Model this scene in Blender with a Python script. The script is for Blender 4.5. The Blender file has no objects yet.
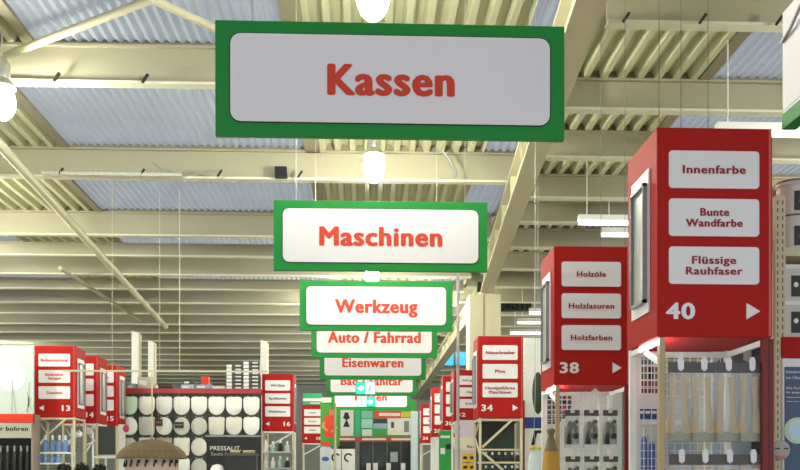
import bpy, bmesh, math, random
from mathutils import Vector, Matrix
random.seed(7)
sc = bpy.context.scene
COL = sc.collection
# ------------------------------------------------------------------ camera, world, exposure
F, HY, EYE = 920.0, 478.0, 1.65          # focal length in pixels, row of the horizon, eye height
PSI = math.radians(2.18)                 # camera turned right of the aisle axis (+Y)
cam_d = bpy.data.cameras.new('camera'); cam = bpy.data.objects.new('camera', cam_d); COL.objects.link(cam)
cam_d.sensor_width = 36.0; cam_d.lens = F / 800 * 36.0
cam_d.shift_y = (HY - 235.0) / 800.0
cam_d.clip_end = 300
cam.location = (0, 0, EYE); cam.rotation_euler = (math.pi / 2, 0, -PSI)
sc.camera = cam
w = bpy.data.worlds.new('overcast'); sc.world = w; w.use_nodes = True
w.node_tree.nodes['Background'].inputs[0].default_value = (0.90, 0.94, 1.0, 1)
w.node_tree.nodes['Background'].inputs[1].default_value = 1.3
LAMP = 190.0                             # radiance of a high-bay lamp bulb
TUBE = 5.0                               # radiance of a linear luminaire diffuser
sc.view_settings.view_transform = 'Standard'; sc.view_settings.look = 'None'
sc.view_settings.exposure = 0.5; sc.view_settings.gamma = 1.0; sc.view_settings.use_curve_mapping = False

# ------------------------------------------------------------------ helpers
def P(px, py, d):
    """world point seen at pixel (px,py) on the plane Y=d"""
    u, v = (px - 400) / F, (HY - py) / F
    dx, dy = math.sin(PSI) + u * math.cos(PSI), math.cos(PSI) - u * math.sin(PSI)
    t = d / dy
    return Vector((dx * t, d, EYE + v * t))
def X(px, d): return P(px, 300, d).x
def Z(py, d, px=400): return P(px, py, d).z

def lin(c):
    if isinstance(c, str):
        c = tuple(int(c[i:i + 2], 16) / 255 for i in (0, 2, 4))
    return tuple(((x / 12.92) if x <= .04045 else ((x + .055) / 1.055) ** 2.4) for x in c)
MATS = {}
def mat(name, col, rough=.55, metal=0., var=.08, scale=6., bump=0., emit=0., spec=.4, alpha=1.):
    if name in MATS: return MATS[name]
    m = bpy.data.materials.new(name); m.use_nodes = True; nt = m.node_tree
    b = nt.nodes['Principled BSDF']; c = lin(col)
    tc = nt.nodes.new('ShaderNodeTexCoord'); no = nt.nodes.new('ShaderNodeTexNoise')
    no.inputs['Scale'].default_value = scale; no.inputs['Detail'].default_value = 4
    nt.links.new(tc.outputs['Object'], no.inputs['Vector'])
    mx = nt.nodes.new('ShaderNodeMix'); mx.data_type = 'RGBA'
    mx.inputs[6].default_value = (*[x * (1 - var) for x in c], 1); mx.inputs[7].default_value = (*[min(1, x * (1 + var)) for x in c], 1)
    nt.links.new(no.outputs['Fac'], mx.inputs[0]); nt.links.new(mx.outputs[2], b.inputs['Base Color'])
    b.inputs['Roughness'].default_value = rough; b.inputs['Metallic'].default_value = metal
    b.inputs['Specular IOR Level'].default_value = spec
    if bump:
        bp = nt.nodes.new('ShaderNodeBump'); bp.inputs['Strength'].default_value = bump; bp.inputs['Distance'].default_value = .02
        nt.links.new(no.outputs['Fac'], bp.inputs['Height']); nt.links.new(bp.outputs[0], b.inputs['Normal'])
    if emit:
        b.inputs['Emission Color'].default_value = (*c, 1); b.inputs['Emission Strength'].default_value = emit
    if alpha < 1:
        b.inputs['Alpha'].default_value = alpha
    MATS[name] = m
    return m
def translucent(name, col, tcol):
    m = bpy.data.materials.new(name); m.use_nodes = True; nt = m.node_tree
    nt.nodes.remove(nt.nodes['Principled BSDF']); out = nt.nodes['Material Output']
    no = nt.nodes.new('ShaderNodeTexNoise'); no.inputs['Scale'].default_value = 1.3; no.inputs['Detail'].default_value = 5
    tc = nt.nodes.new('ShaderNodeTexCoord'); nt.links.new(tc.outputs['Object'], no.inputs['Vector'])
    mx = nt.nodes.new('ShaderNodeMix'); mx.data_type = 'RGBA'; a = lin(tcol)
    mx.inputs[6].default_value = (*[x * .8 for x in a], 1); mx.inputs[7].default_value = (*[min(1, x * 1.15) for x in a], 1)
    nt.links.new(no.outputs['Fac'], mx.inputs[0])
    d = nt.nodes.new('ShaderNodeBsdfDiffuse'); d.inputs[0].default_value = (*lin(col), 1)
    t = nt.nodes.new('ShaderNodeBsdfTranslucent'); nt.links.new(mx.outputs[2], t.inputs[0])
    s = nt.nodes.new('ShaderNodeAddShader'); nt.links.new(d.outputs[0], s.inputs[0]); nt.links.new(t.outputs[0], s.inputs[1])
    nt.links.new(s.outputs[0], out.inputs[0])
    return m

def wloc(o):
    v = Vector((0, 0, 0))
    while o is not None:
        v += o.location; o = o.parent
    return v
def tag(o, label=None, cat=None, group=None, kind=None):
    if label: o['label'] = label
    if cat: o['category'] = cat
    if group: o['group'] = group
    if kind: o['kind'] = kind
    return o
def thing(name, loc, label, cat, group=None):
    o = bpy.data.objects.new(name, None); COL.objects.link(o); o.location = loc; o.empty_display_size = .1
    return tag(o, label, cat, group)

class MB:
    def __init__(s): s.v = []; s.f = []
    def add(s, vs, fs):
        n = len(s.v); s.v += [tuple(v) for v in vs]; s.f += [tuple(i + n for i in f) for f in fs]; return s
    def box(s, x0, x1, y0, y1, z0, z1):
        return s.add([(x0,y0,z0),(x1,y0,z0),(x1,y1,z0),(x0,y1,z0),(x0,y0,z1),(x1,y0,z1),(x1,y1,z1),(x0,y1,z1)],
                     [(3,2,1,0),(4,5,6,7),(0,1,5,4),(1,2,6,5),(2,3,7,6),(3,0,4,7)])
    def prism(s, pts, y0, y1):
        """polygon in the XZ plane (counter-clockwise seen from -Y) extruded from y0 (front) to y1"""
        n = len(pts)
        s.add([(p[0], y0, p[1]) for p in pts] + [(p[0], y1, p[1]) for p in pts],
              [tuple(range(n)), tuple(range(2*n-1, n-1, -1))] + [(i, n + i, n + (i+1) % n, (i+1) % n) for i in range(n)])
        return s
    def rrect(s, x0, x1, z0, z1, r, y0, y1, k=4):
        pts = []
        for cx, cz, a0 in ((x1-r, z0+r, -90), (x1-r, z1-r, 0), (x0+r, z1-r, 90), (x0+r, z0+r, 180)):
            for i in range(k + 1):
                a = math.radians(a0 + 90 * i / k); pts.append((cx + r*math.cos(a), cz + r*math.sin(a)))
        return s.prism(pts, y0, y1)
    def tube(s, a, b, r, n=8, r2=None):
        a, b = Vector(a), Vector(b); r2 = r if r2 is None else r2; d = (b - a).normalized()
        u = d.orthogonal().normalized(); v = d.cross(u)
        vs = [a + (u*math.cos(2*math.pi*i/n) + v*math.sin(2*math.pi*i/n))*r for i in range(n)] + \
             [b + (u*math.cos(2*math.pi*i/n) + v*math.sin(2*math.pi*i/n))*r2 for i in range(n)]
        return s.add(vs, [tuple(range(n-1, -1, -1)), tuple(range(n, 2*n))] + [(i, (i+1) % n, n+(i+1) % n, n+i) for i in range(n)])
    def path(s, pts, r, n=6):
        for a, b in zip(pts, pts[1:]): s.tube(a, b, r, n)
        return s
    def bar(s, a, b, w, h):
        """box beam from a to b: width w sideways, height h (top surface on the line a-b shifted by h/2)"""
        a, b = Vector(a), Vector(b); d = (b - a).normalized(); sd = d.cross(Vector((0, 0, 1)))
        sd = sd.normalized() if sd.length > 1e-4 else Vector((1, 0, 0)); up = sd.cross(d).normalized()
        vs = [p + sd*(i*w/2) + up*(j*h/2) for p in (a, b) for i, j in ((-1,-1),(1,-1),(1,1),(-1,1))]
        return s.add(vs, [(0,1,2,3),(7,6,5,4),(0,4,5,1),(1,5,6,2),(2,6,7,3),(3,7,4,0)])
    def lathe(s, prof, c=(0,0,0), n=20, sx=1, sy=1):
        """profile [(r,z)] turned about a vertical axis through c"""
        c = Vector(c); vs = []; fs = []
        for r, z in prof:
            for i in range(n):
                a = 2*math.pi*i/n; vs.append((c.x + r*math.cos(a)*sx, c.y + r*math.sin(a)*sy, c.z + z))
        m = len(prof)
        for j in range(m-1):
            for i in range(n): fs.append((j*n+i, j*n+(i+1) % n, (j+1)*n+(i+1) % n, (j+1)*n+i))
        fs.append(tuple(range(n-1, -1, -1))); fs.append(tuple((m-1)*n+i for i in range(n)))
        return s.add(vs, fs)
    def ball(s, c, r, n=14, m=8, sx=1, sy=1, sz=1):
        return s.lathe([(max(1e-4, r*math.sin(math.pi*j/m)), -r*sz*math.cos(math.pi*j/m)) for j in range(m+1)], c, n, sx, sy)
    def build(s, name, material, parent=None, smooth=False, kind=None, bevel=0, origin=None):
        """vertices are in world space; stored relative to the parent (or to origin)"""
        base = wloc(parent) if parent is not None else Vector((0, 0, 0))
        org = Vector(origin) if origin is not None else base
        me = bpy.data.meshes.new(name)
        me.from_pydata([tuple(Vector(v) - org) for v in s.v], [], s.f); me.update()
        bm = bmesh.new(); bm.from_mesh(me)
        bmesh.ops.recalc_face_normals(bm, faces=bm.faces)
        if bevel:
            bmesh.ops.bevel(bm, geom=list(bm.edges), offset=bevel, segments=2, affect='EDGES', profile=.5)
        bm.to_mesh(me); bm.free()
        if smooth:
            for p in me.polygons: p.use_smooth = True
            try: me.set_sharp_from_angle(angle=math.radians(40))
            except Exception: pass
        me.materials.append(material)
        o = bpy.data.objects.new(name, me); COL.objects.link(o)
        if parent is not None: o.parent = parent
        o.location = org - base
        if kind: o['kind'] = kind
        return o
def copy_tree(o, loc, parent=None, label=None, rotz=None):
    c = o.copy(); COL.objects.link(c); c.parent = parent
    if loc is not None: c.location = loc
    if rotz is not None: c.rotation_euler = (0, 0, rotz)
    if label: c['label'] = label
    for ch in o.children: copy_tree(ch, None, c)
    return c

TXT = {}
def text_mesh(s, bold, lines_gap=1.0):
    key = (s, bold)
    if key in TXT: return TXT[key]
    cu = bpy.data.curves.new('lettering', 'FONT'); cu.body = s; cu.align_x = 'CENTER'; cu.size = 1.0
    cu.resolution_u = 3; cu.space_line = lines_gap; cu.space_character = 1.0 + bold*2.0
    ob = bpy.data.objects.new('tmp', cu)
    me = bpy.data.meshes.new_from_object(ob)
    bpy.data.objects.remove(ob); bpy.data.curves.remove(cu)
    vs = [v.co.copy() for v in me.vertices]; fs = [tuple(p.vertices) for p in me.polygons]
    bpy.data.meshes.remove(me)
    TXT[key] = (vs, fs); return TXT[key]
def lettering(s, cx, cz, y, width, cap, material, parent, bold=.022, name='lettering', side=None):
    """flat lettering facing -Y, centred at cx,cz; width of the block and capital height in metres"""
    vs, fs = text_mesh(s, bold)
    if not vs: return None
    x0, x1 = min(v.x for v in vs), max(v.x for v in vs)
    k = width / (x1 - x0); kz = cap / .70
    n = s.count('\n'); mid = .35 - n * .5
    mb = MB(); e = bold * kz; offs = [(0, 0), (e, 0), (-e, 0), (0, e*.5), (0, -e*.5), (e*.6, e*.4), (-e*.6, -e*.4), (e*.6, -e*.4), (-e*.6, e*.4)] if bold else [(0, 0)]
    for i, (ox, oz) in enumerate(offs):
        mb.add([(cx + (v.x - (x0+x1)/2)*k + ox, y - .0002*i, cz + (v.y - mid)*kz + oz) for v in vs], fs)
    o = mb.build(name, material, parent)
    # face the lettering towards -Y and give it the thickness of a vinyl film
    bm = bmesh.new(); bm.from_mesh(o.data)
    for f in bm.faces:
        if f.normal.y > 0: f.normal_flip()
    bm.to_mesh(o.data); bm.free()
    return o

# ------------------------------------------------------------------ materials
M_cream = mat('cream_painted_steel', 'c6c1a6', .5, var=.05, scale=2)
M_web = mat('shaded_web_steel', 'a39e88', .5, var=.05, scale=2)  # purlin web: same paint as its flange, shade put into the colour
M_flange = mat('lit_flange_steel', 'd2d2bc', .5, var=.05, scale=2)  # same purlin paint, lightened because the bottom flanges catch light
M_deck = mat('cream_roof_sheet', 'c4c4a6', .45, var=.06, scale=1.5)
M_flash = mat('tan_flashing', '8d866f', .6, var=.15)
M_sky = translucent('frosted_roof_light', '6f7478', '777a7e')
M_green = mat('green_sign_board', '1f8a3c', .5, var=.03, spec=.25)
M_white = mat('white_sign_panel', 'e9e6ee', .45, var=.015, spec=.3)
M_black = mat('black_plastic', '15171a', .5)
M_redtxt = mat('orange_red_vinyl', 'd5402a', .5, var=.02)
M_red = mat('red_sign_laminate', 'ad1f1c', .6, var=.03, scale=3, spec=.15)
M_dkred = mat('dark_red_steel', '7a1512', .45)
M_dktxt = mat('dark_red_vinyl', '9c1f2c', .5, var=.02)
M_label = mat('white_label_card', 'e8e6ea', .45, var=.015)
M_grey = mat('grey_steel', '8f9396', .45, .3)
M_wiregrey = mat('dull_grey_wire', '7f8272', .8)
M_zinc = mat('zinc_wire', 'b5b8b4', .4, .5)
M_wpost = mat('white_painted_post', 'eef0ee', .4, var=.03)
M_tan = mat('beige_painted_post', 'b8a27e', .5, var=.05)
M_ivory = mat('ivory_painted_upright', 'cfc6a6', .5, var=.05)
M_dark = mat('charcoal_board', '23261f', .55)
M_floor = mat('pale_polished_concrete', 'cbc6ba', .35, var=.08, scale=.6)
M_wall = mat('pale_grey_wall', '9b9e99', .7, var=.05, scale=.5)

# ------------------------------------------------------------------ building shell
L_, R_, B_, N_ = -17.0, 15.0, 50.0, -8.0
H_P, H_D = EYE + 5.0, EYE + 5.5         # underside of purlins, underside of roof sheets
tag(MB().box(L_, R_, N_, B_, -.15, 0).build('floor', M_floor), kind='structure')
wall = tag(MB().box(L_ - .2, R_ + .2, B_, B_ + .2, 0, H_D + .6).build('wall_back', M_wall), kind='structure')
tag(MB().box(L_ - .2, L_, N_, B_, 0, H_D + .6).build('wall_left', M_wall), kind='structure')
tag(MB().box(R_, R_ + .2, N_, B_, 0, H_D + .6).build('wall_right', M_wall), kind='structure')
ceil = bpy.data.objects.new('ceiling', None); COL.objects.link(ceil); ceil.location = (0, 20, H_D); tag(ceil, kind='structure')

def rib_sheet(x0, x1, y0, y1, name='roof_sheet'):
    per, dep = .25, .12; n = max(1, round((x1 - x0) / per))
    prof = []
    for i in range(n):
        a = x0 + i * per
        prof += [(a, 0), (a + per*.32, 0), (a + per*.48, dep), (a + per*.84, dep)]
    prof.append((x0 + n*per, 0))
    mb = MB(); m = len(prof)
    mb.add([(x, y, H_D + z) for y in (y0, y1) for x, z in prof] + [(x, y, H_D + z + .012) for y in (y0, y1) for x, z in prof],
           [(i, i+1, m+i+1, m+i) for i in range(m-1)] + [(2*m+i, 3*m+i, 3*m+i+1, 2*m+i+1) for i in range(m-1)] +
           [(i, 2*m+i, 2*m+i+1, i+1) for i in range(m-1)] + [(m+i, m+i+1, 3*m+i+1, 3*m+i) for i in range(m-1)])
    return mb.build(name, M_deck, ceil)
def sky_sheet(x0, x1, y0, y1):
    per, amp = .13, .022; n = int((x1 - x0) / per * 6); m = n + 1
    pr = [(x0 + (x1-x0)*i/n, amp*math.sin(2*math.pi*i/6)) for i in range(m)]
    mb = MB()
    mb.add([(x, y, H_D + .06 + z) for y in (y0, y1) for x, z in pr], [(i, i+1, m+i+1, m+i) for i in range(n)])
    o = mb.build('skylight_sheet', M_sky, ceil, smooth=True)
    return o
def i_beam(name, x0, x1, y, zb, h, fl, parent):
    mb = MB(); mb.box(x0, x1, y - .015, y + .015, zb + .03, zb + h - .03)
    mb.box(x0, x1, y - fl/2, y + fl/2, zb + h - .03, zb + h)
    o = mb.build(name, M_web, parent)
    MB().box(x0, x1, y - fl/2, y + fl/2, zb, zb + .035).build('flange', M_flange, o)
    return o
GX = 2.66
left_y = [.75 + 3.7 * k for k in range(-2, 14)]
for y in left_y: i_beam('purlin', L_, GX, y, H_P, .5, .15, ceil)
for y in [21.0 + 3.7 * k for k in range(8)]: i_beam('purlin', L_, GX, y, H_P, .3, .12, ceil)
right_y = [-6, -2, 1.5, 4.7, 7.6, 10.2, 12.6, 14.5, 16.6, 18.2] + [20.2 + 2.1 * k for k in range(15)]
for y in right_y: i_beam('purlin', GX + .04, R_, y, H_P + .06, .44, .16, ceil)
# roof sheets, bay by bay
for k in range(-3, 14):
    y0, y1 = max(N_, .75 + 3.7*k), min(B_, .75 + 3.7*(k+1))
    xl = {2: -4.25, 3: -5.0, 4: -5.5}.get(k, -5.75 if k > 4 else -4.25)
    rib_sheet(L_, -14.25, y0, y1); sky_sheet(-14.25, -8.0, y0, y1); rib_sheet(-8.0, xl, y0, y1)
    sky_sheet(xl, -1.0, y0, y1)
    MB().box(xl - .06, xl + .08, y0, y1, H_D - .012, H_D + .04).build('flashing', M_flash, ceil)
    MB().box(-1.0, -.75, y0, y1, H_D - .03, H_D + .1).build('flashing', M_flash, ceil)
    rib_sheet(-.75, 2.0, y0, y1); sky_sheet(2.0, 2.75, y0, y1)
    MB().box(L_, 2.75, y1 - .01, y1 + .01, H_D, H_D + .14).build('light_stop_strip', M_flash, ceil)  # added strip: stops sky leaking in and gives rib gaps their dark tone
for a, b in zip(right_y, right_y[1:] + [B_]):
    rib_sheet(2.75, 4.75, a, b); sky_sheet(4.75, 9.0, a, b); rib_sheet(9.0, R_, a, b)
    MB().box(2.75, R_, b - .01, b + .01, H_D, H_D + .14).build('light_stop_strip', M_flash, ceil)  # same added light stop over the right bays
MB().box(2.74, 2.76, N_, B_, H_D - .02, H_D + .16).build('flashing', M_flash, ceil)
for y0 in range(-8, 50, 2): MB().box(4.60, 4.76, y0, y0 + 2, H_D - .012, H_D + .05).build('flashing', M_flash, ceil)
# main girder running away to the box column
def girder(a, b, wd, h):
    a, b = Vector(a), Vector(b); mb = MB()
    for dz, ww, hh in ((-h/2 + .02, wd, .04), (0, .05, h - .06), (h/2 - .02, wd, .04)):
        mb.bar(a + Vector((0, 0, dz)), b + Vector((0, 0, dz)), ww, hh)
    n = 12
    for i in range(n):                       # web stiffeners
        p = a.lerp(b, (i + .5) / n); mb.box(p.x - wd*.42, p.x + wd*.42, p.y - .012, p.y + .012, p.z - h/2 + .03, p.z + h/2 - .03)
    return mb.build('girder', M_cream, ceil)
zc = EYE + 4.5
girder((1.80, 3.0, zc + .25), (2.95, 22.3, zc + .25), .3, .5)
girder((2.95, 22.9, zc + .05), (2.78, 49.8, zc + .05), .3, .5)
# diagonal bracing tubes in the roof plane
def brace(a, b, r):
    return MB().tube(a, b, r, 10).build('brace', M_cream, ceil, smooth=True)
brace(P(-6, 60, 11.75), P(152, -1, 10.35), .05)
brace(P(152, -1, 10.4), P(245, 42, 11.75), .05)
brace(P(-30, 112, 12.2), P(166, 327, 29.5), .075)
brace(P(60, 268, 22.0), P(140, 320, 28.0), .05)
# box column under the girder, with a seam and a dark bracket
col = tag(MB().box(X(468, 22.6), X(499, 22.6), 22.3, 23.0, 0, zc - .02).build('column', M_cream), kind='structure')
MB().box(X(483.3, 22.3), X(484.3, 22.3), 22.285, 22.31, .1, zc - .05).build('seam', M_flash, col)
for px in (479, 487): MB().box(X(px-2, 22.2), X(px+2, 22.2), 22.12, 22.28, Z(291, 22.2), Z(282, 22.2)).build('bracket', M_black, col)
# clerestory window far behind the column
M_blue = mat('daylight_glass', '49b4f2', .2, var=.05, emit=.9)
win = tag(MB().box(X(440, 37), X(469, 37), 37.0, 37.05, Z(366, 37), Z(332, 37)).build('window_1', M_blue), kind='structure')
fr = MB()
for px in (440, 454.5, 469): fr.box(X(px, 37) - .04, X(px, 37) + .04, 36.95, 37.1, Z(366, 37), Z(332, 37))
for py in (332, 351, 366): fr.box(X(440, 37), X(469, 37), 36.95, 37.1, Z(py, 37) - .03, Z(py, 37) + .03)
fr.build('window_frame', M_grey, win)
# perforated tray, junction box and loose cables along the second purlin; dark tray on the right
mb = MB(); a, b = P(42, 175, 15.35), P(182, 176, 15.35); mb.box(a.x, b.x, 15.32, 15.40, a.z, a.z + .05)
for i in range(46): x = a.x + (b.x - a.x)*(i + .5)/46; mb.box(x - .012, x + .012, 15.30, 15.32, a.z + .005, a.z + .045)
mb.build('cable_tray', mat('galvanised_tray', 'd8d8cf', .3, .4), ceil)
c0 = P(281, 172, 15.35); MB().box(c0.x - .1, c0.x + .1, 15.3, 15.42, c0.z - .09, c0.z + .08).build('junction_box', M_black, ceil)
mb = MB(); pts = [P(150 + 6*i, 172 + 3*math.sin(i*1.7) - (10 if i < 2 else 0), 15.4) for i in range(12)]
mb.path(pts, .012).build('cable', M_grey, ceil)
mb = MB(); mb.path([P(443, 152, 15.3), P(450, 160, 15.3), P(456, 172, 15.3), P(455, 178, 15.3)], .02).build('cable', M_grey, ceil)
mb = MB(); a = P(499, 311, 25.5); b = P(531, 304, 25.5); mb.box(a.x, b.x, 25.4, 25.6, a.z, b.z)
for i in range(7): x = a.x + i*.13; mb.box(x, x + .07, 25.3, 25.4, a.z + .04, b.z - .03)
mb.build('cable_tray', M_dark, ceil)
# small clips under purlin flanges
clip = None
for i, (px, py, d) in enumerate([(58, 88, 11.8), (146, 90, 11.8), (62, 178, 15.4), (143, 179, 15.4), (220, 180, 15.4), (300, 181, 15.4),
                                 (624, 27, 10.15), (700, 29, 10.15), (776, 32, 10.15)]):
    p = P(px, py, d); m_ = MB().bar((p.x - .03, d - .07, H_P + (.05 if px > 600 else -.01)), (p.x + .04, d - .07, H_P + (.15 if px > 600 else .1)), .03, .03); m_.build('clip', M_dark, ceil)

# ------------------------------------------------------------------ high-bay lamps
M_bulb = mat('glowing_lamp_bulb', 'fdfce8', .3, var=0, emit=LAMP)
M_al = mat('spun_aluminium', 'c9c6ba', .3, .6)
def lamp(loc, label):
    t = thing('high_bay_lamp', loc, label, 'lamp', 'high-bay lamps under the roof')
    x, y, z = loc
    MB().lathe([(.05, .26), (.09, .26), (.10, .30), (.10, .44), (.05, .54)], loc, 14).build('housing', M_al, t, smooth=True)
    mb = MB(); n = 16; prof = [(.09, .28), (.13, .24), (.165, .17)]
    mb.lathe(prof, loc, n); mb.f = mb.f[:-2]; mb.build('reflector', M_al, t, smooth=True)
    MB().ball(loc, .16, 14, 8, sz=1.4).build('bulb', M_bulb, t, smooth=True)
    MB().tube((x, y, z + .53), (x, y, H_D + .02), .012, 6).build('rod', M_al, t)
    return t
zl = EYE + 4.6
lamps = [(P(373, -2, 8.9).x, 8.9, Z(-2, 8.9), 'glowing high-bay lamp at the top edge above the Kassen sign'),
         (P(374, 168, 13.6).x, 13.6, Z(168, 13.6), 'glowing high-bay lamp between the Kassen and Maschinen signs'),
         (P(372, 276, 21.0).x, 21.0, Z(276, 21.0), 'glowing high-bay lamp just above the Werkzeug sign'),
         (P(2, 108, 11.4).x, 11.4, Z(108, 11.4), 'glowing high-bay lamp at the left edge under the first purlin')]
for x, y, z, lb in lamps: lamp((x, y, z), lb)
for i, (x, y) in enumerate([(.1, 31.5), (.1, 40), (-9.5, 14), (-9.8, 20), (-14, 27), (10.5, 19), (10.5, 29), (10.5, 40), (-7.6, 16.5), (7.2, 9), (8.8, 14), (-10.5, 17.5), (-14, 35), (-.9, 26), (1.9, 26)]):  # lamps added out of sight to brighten far ceiling, left goods, right bays
    lamp((x, y, zl), 'added high-bay fill lamp, out of view, over the %s' % ('main aisle', 'far end of the main aisle', 'left sales floor', 'left sales floor beside the toilet seats',
         'left wall', 'right sales floor', 'right sales floor behind the column', 'far right corner', 'left sales floor near sign 13', 'right sales floor, nearest one', 'right sales floor, second nearest one', 'far left sales floor', 'left wall behind the tool display', 'aisle behind the Werkzeug sign, left', 'aisle behind the Werkzeug sign, right')[i])
# linear luminaires on the right
M_tube = mat('luminaire_diffuser', 'fffdf2', .4, var=0, emit=TUBE)
for i, (px, py, d, ln) in enumerate([(716, 135, 11.4, 2.0), (578, 224, 15.4, 1.3), (601, 236, 17.1, 1.3), (529, 314, 24.2, 1.2), (517, 323.5, 25.9, 1.6), (510, 334, 27.6, 1.8)]):
    p = P(px, py, d); t = thing('linear_luminaire', (p.x + ln/2, d, p.z),
        'white linear ceiling luminaire ' + ('right of the Innenfarbe sign top', 'left end above the Holz signs', 'lower one above the Holz signs', 'highest of three beside the box column',
        'middle of three beside the box column', 'lowest of three beside the box column')[i], 'luminaire', 'linear luminaires on the right')
    MB().box(p.x, p.x + ln, d - .06, d + .06, p.z + .05, p.z + .15).build('housing', M_wpost, t, bevel=.008)
    MB().box(p.x + .02, p.x + ln - .02, d - .05, d + .05, p.z, p.z + .05).build('diffuser', M_tube, t)
    for xx in (p.x + .15, p.x + ln - .15): MB().tube((xx, d, p.z + .14), (xx, d, H_D + .01), .010, 6).build('rod', M_wpost, t)

# ------------------------------------------------------------------ green hanging department signs
SX, SZ0, SW, SH = .179, EYE + 2.73, 2.4, .783
def dept_sign(txt, d, tw, label, drop=0):
    SZ = SZ0 - drop * d / F
    t = thing('department_sign', (SX, d, SZ - SH/2), label, 'sign', 'green department signs over the aisle')
    x0, x1, z0, z1 = SX - SW/2, SX + SW/2, SZ - SH/2, SZ + SH/2
    MB().box(x0, x1, d, d + .06, z0, z1).build('board', M_green, t, bevel=.006)
    MB().rrect(x0 + .098, x1 - .098, z0 + .085, z1 - .085, .075, d - .006, d + .01).build('panel_rim', M_black, t)
    MB().rrect(x0 + .105, x1 - .105, z0 + .092, z1 - .092, .07, d - .010, d + .01).build('panel', M_white, t)
    lettering(txt, SX, SZ - .005, d - .014, tw, .205, M_redtxt, t, bold=.05)
    for xx in (x0 + .25, x1 - .25): MB().tube((xx, d + .03, z1 - .01), (xx, d + .03, H_D + .1), .0035, 5).build('wire', M_zinc, t)
for txt, wpx, tw, lb in [('Kassen', 350, .845, 'largest green-framed hanging sign reading Kassen'), ('Maschinen', 214, 1.35, 'green-framed hanging sign reading Maschinen'),
                         ('Werkzeug', 153, 1.27, 'green-framed hanging sign reading Werkzeug'), ('Auto / Fahrrad', 126, 1.74, 'green-framed hanging sign reading Auto / Fahrrad'),
                         ('Eisenwaren', 106, 1.36, 'green-framed hanging sign reading Eisenwaren'), ('Bad / Sanitär', 90, 1.62, 'green-framed hanging sign reading Bad / Sanitär, behind the exit signs'),
                         ('Fliesen', 79, .95, 'smallest, farthest green-framed hanging sign, partly hidden by the exit sign')]:
    dept_sign(txt, F * SW / wpx, tw, lb, {'Maschinen': 1.5, 'Werkzeug': 2, 'Auto / Fahrrad': 2.5, 'Eisenwaren': 5, 'Bad / Sanitär': 5.5, 'Fliesen': 9}.get(txt, 0))
# white and green sign parallel to the aisle at the top right
t = thing('side_sign', (2.78, 5.0, EYE + 2.3), 'white hanging sign with green lower edge at the top right corner', 'sign')
MB().box(2.8, 2.88, 3.7, 6.07, EYE + 2.46, EYE + 3.12).build('panel', M_white, t)
MB().box(2.795, 2.885, 3.7, 6.07, EYE + 2.335, EYE + 2.435).build('lower_edge', M_green, t)
MB().box(2.805, 2.875, 3.7, 6.07, EYE + 2.43, EYE + 2.465).build('joint_strip', M_wpost, t)
MB().box(2.91, 2.94, 3.7, 6.0, EYE + 2.30, EYE + 2.35).build('rear_rail', M_grey, t)
for yy in (4.0, 5.8): MB().box(2.88, 2.915, yy, yy + .05, EYE + 2.31, EYE + 2.45).build('rail_bracket', M_grey, t)
for yy in (4.1, 5.8): MB().tube((2.84, yy, EYE + 3.1), (2.84, yy, H_D + .1), .004, 5).build('wire', M_zinc, t)
MB().path([(2.79, 6.06, EYE + 2.92), (2.775, 5.9, EYE + 2.94), (2.77, 5.7, EYE + 3.04), (2.78, 5.5, EYE + 3.13)], .012).build('cable', M_grey, t)

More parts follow.
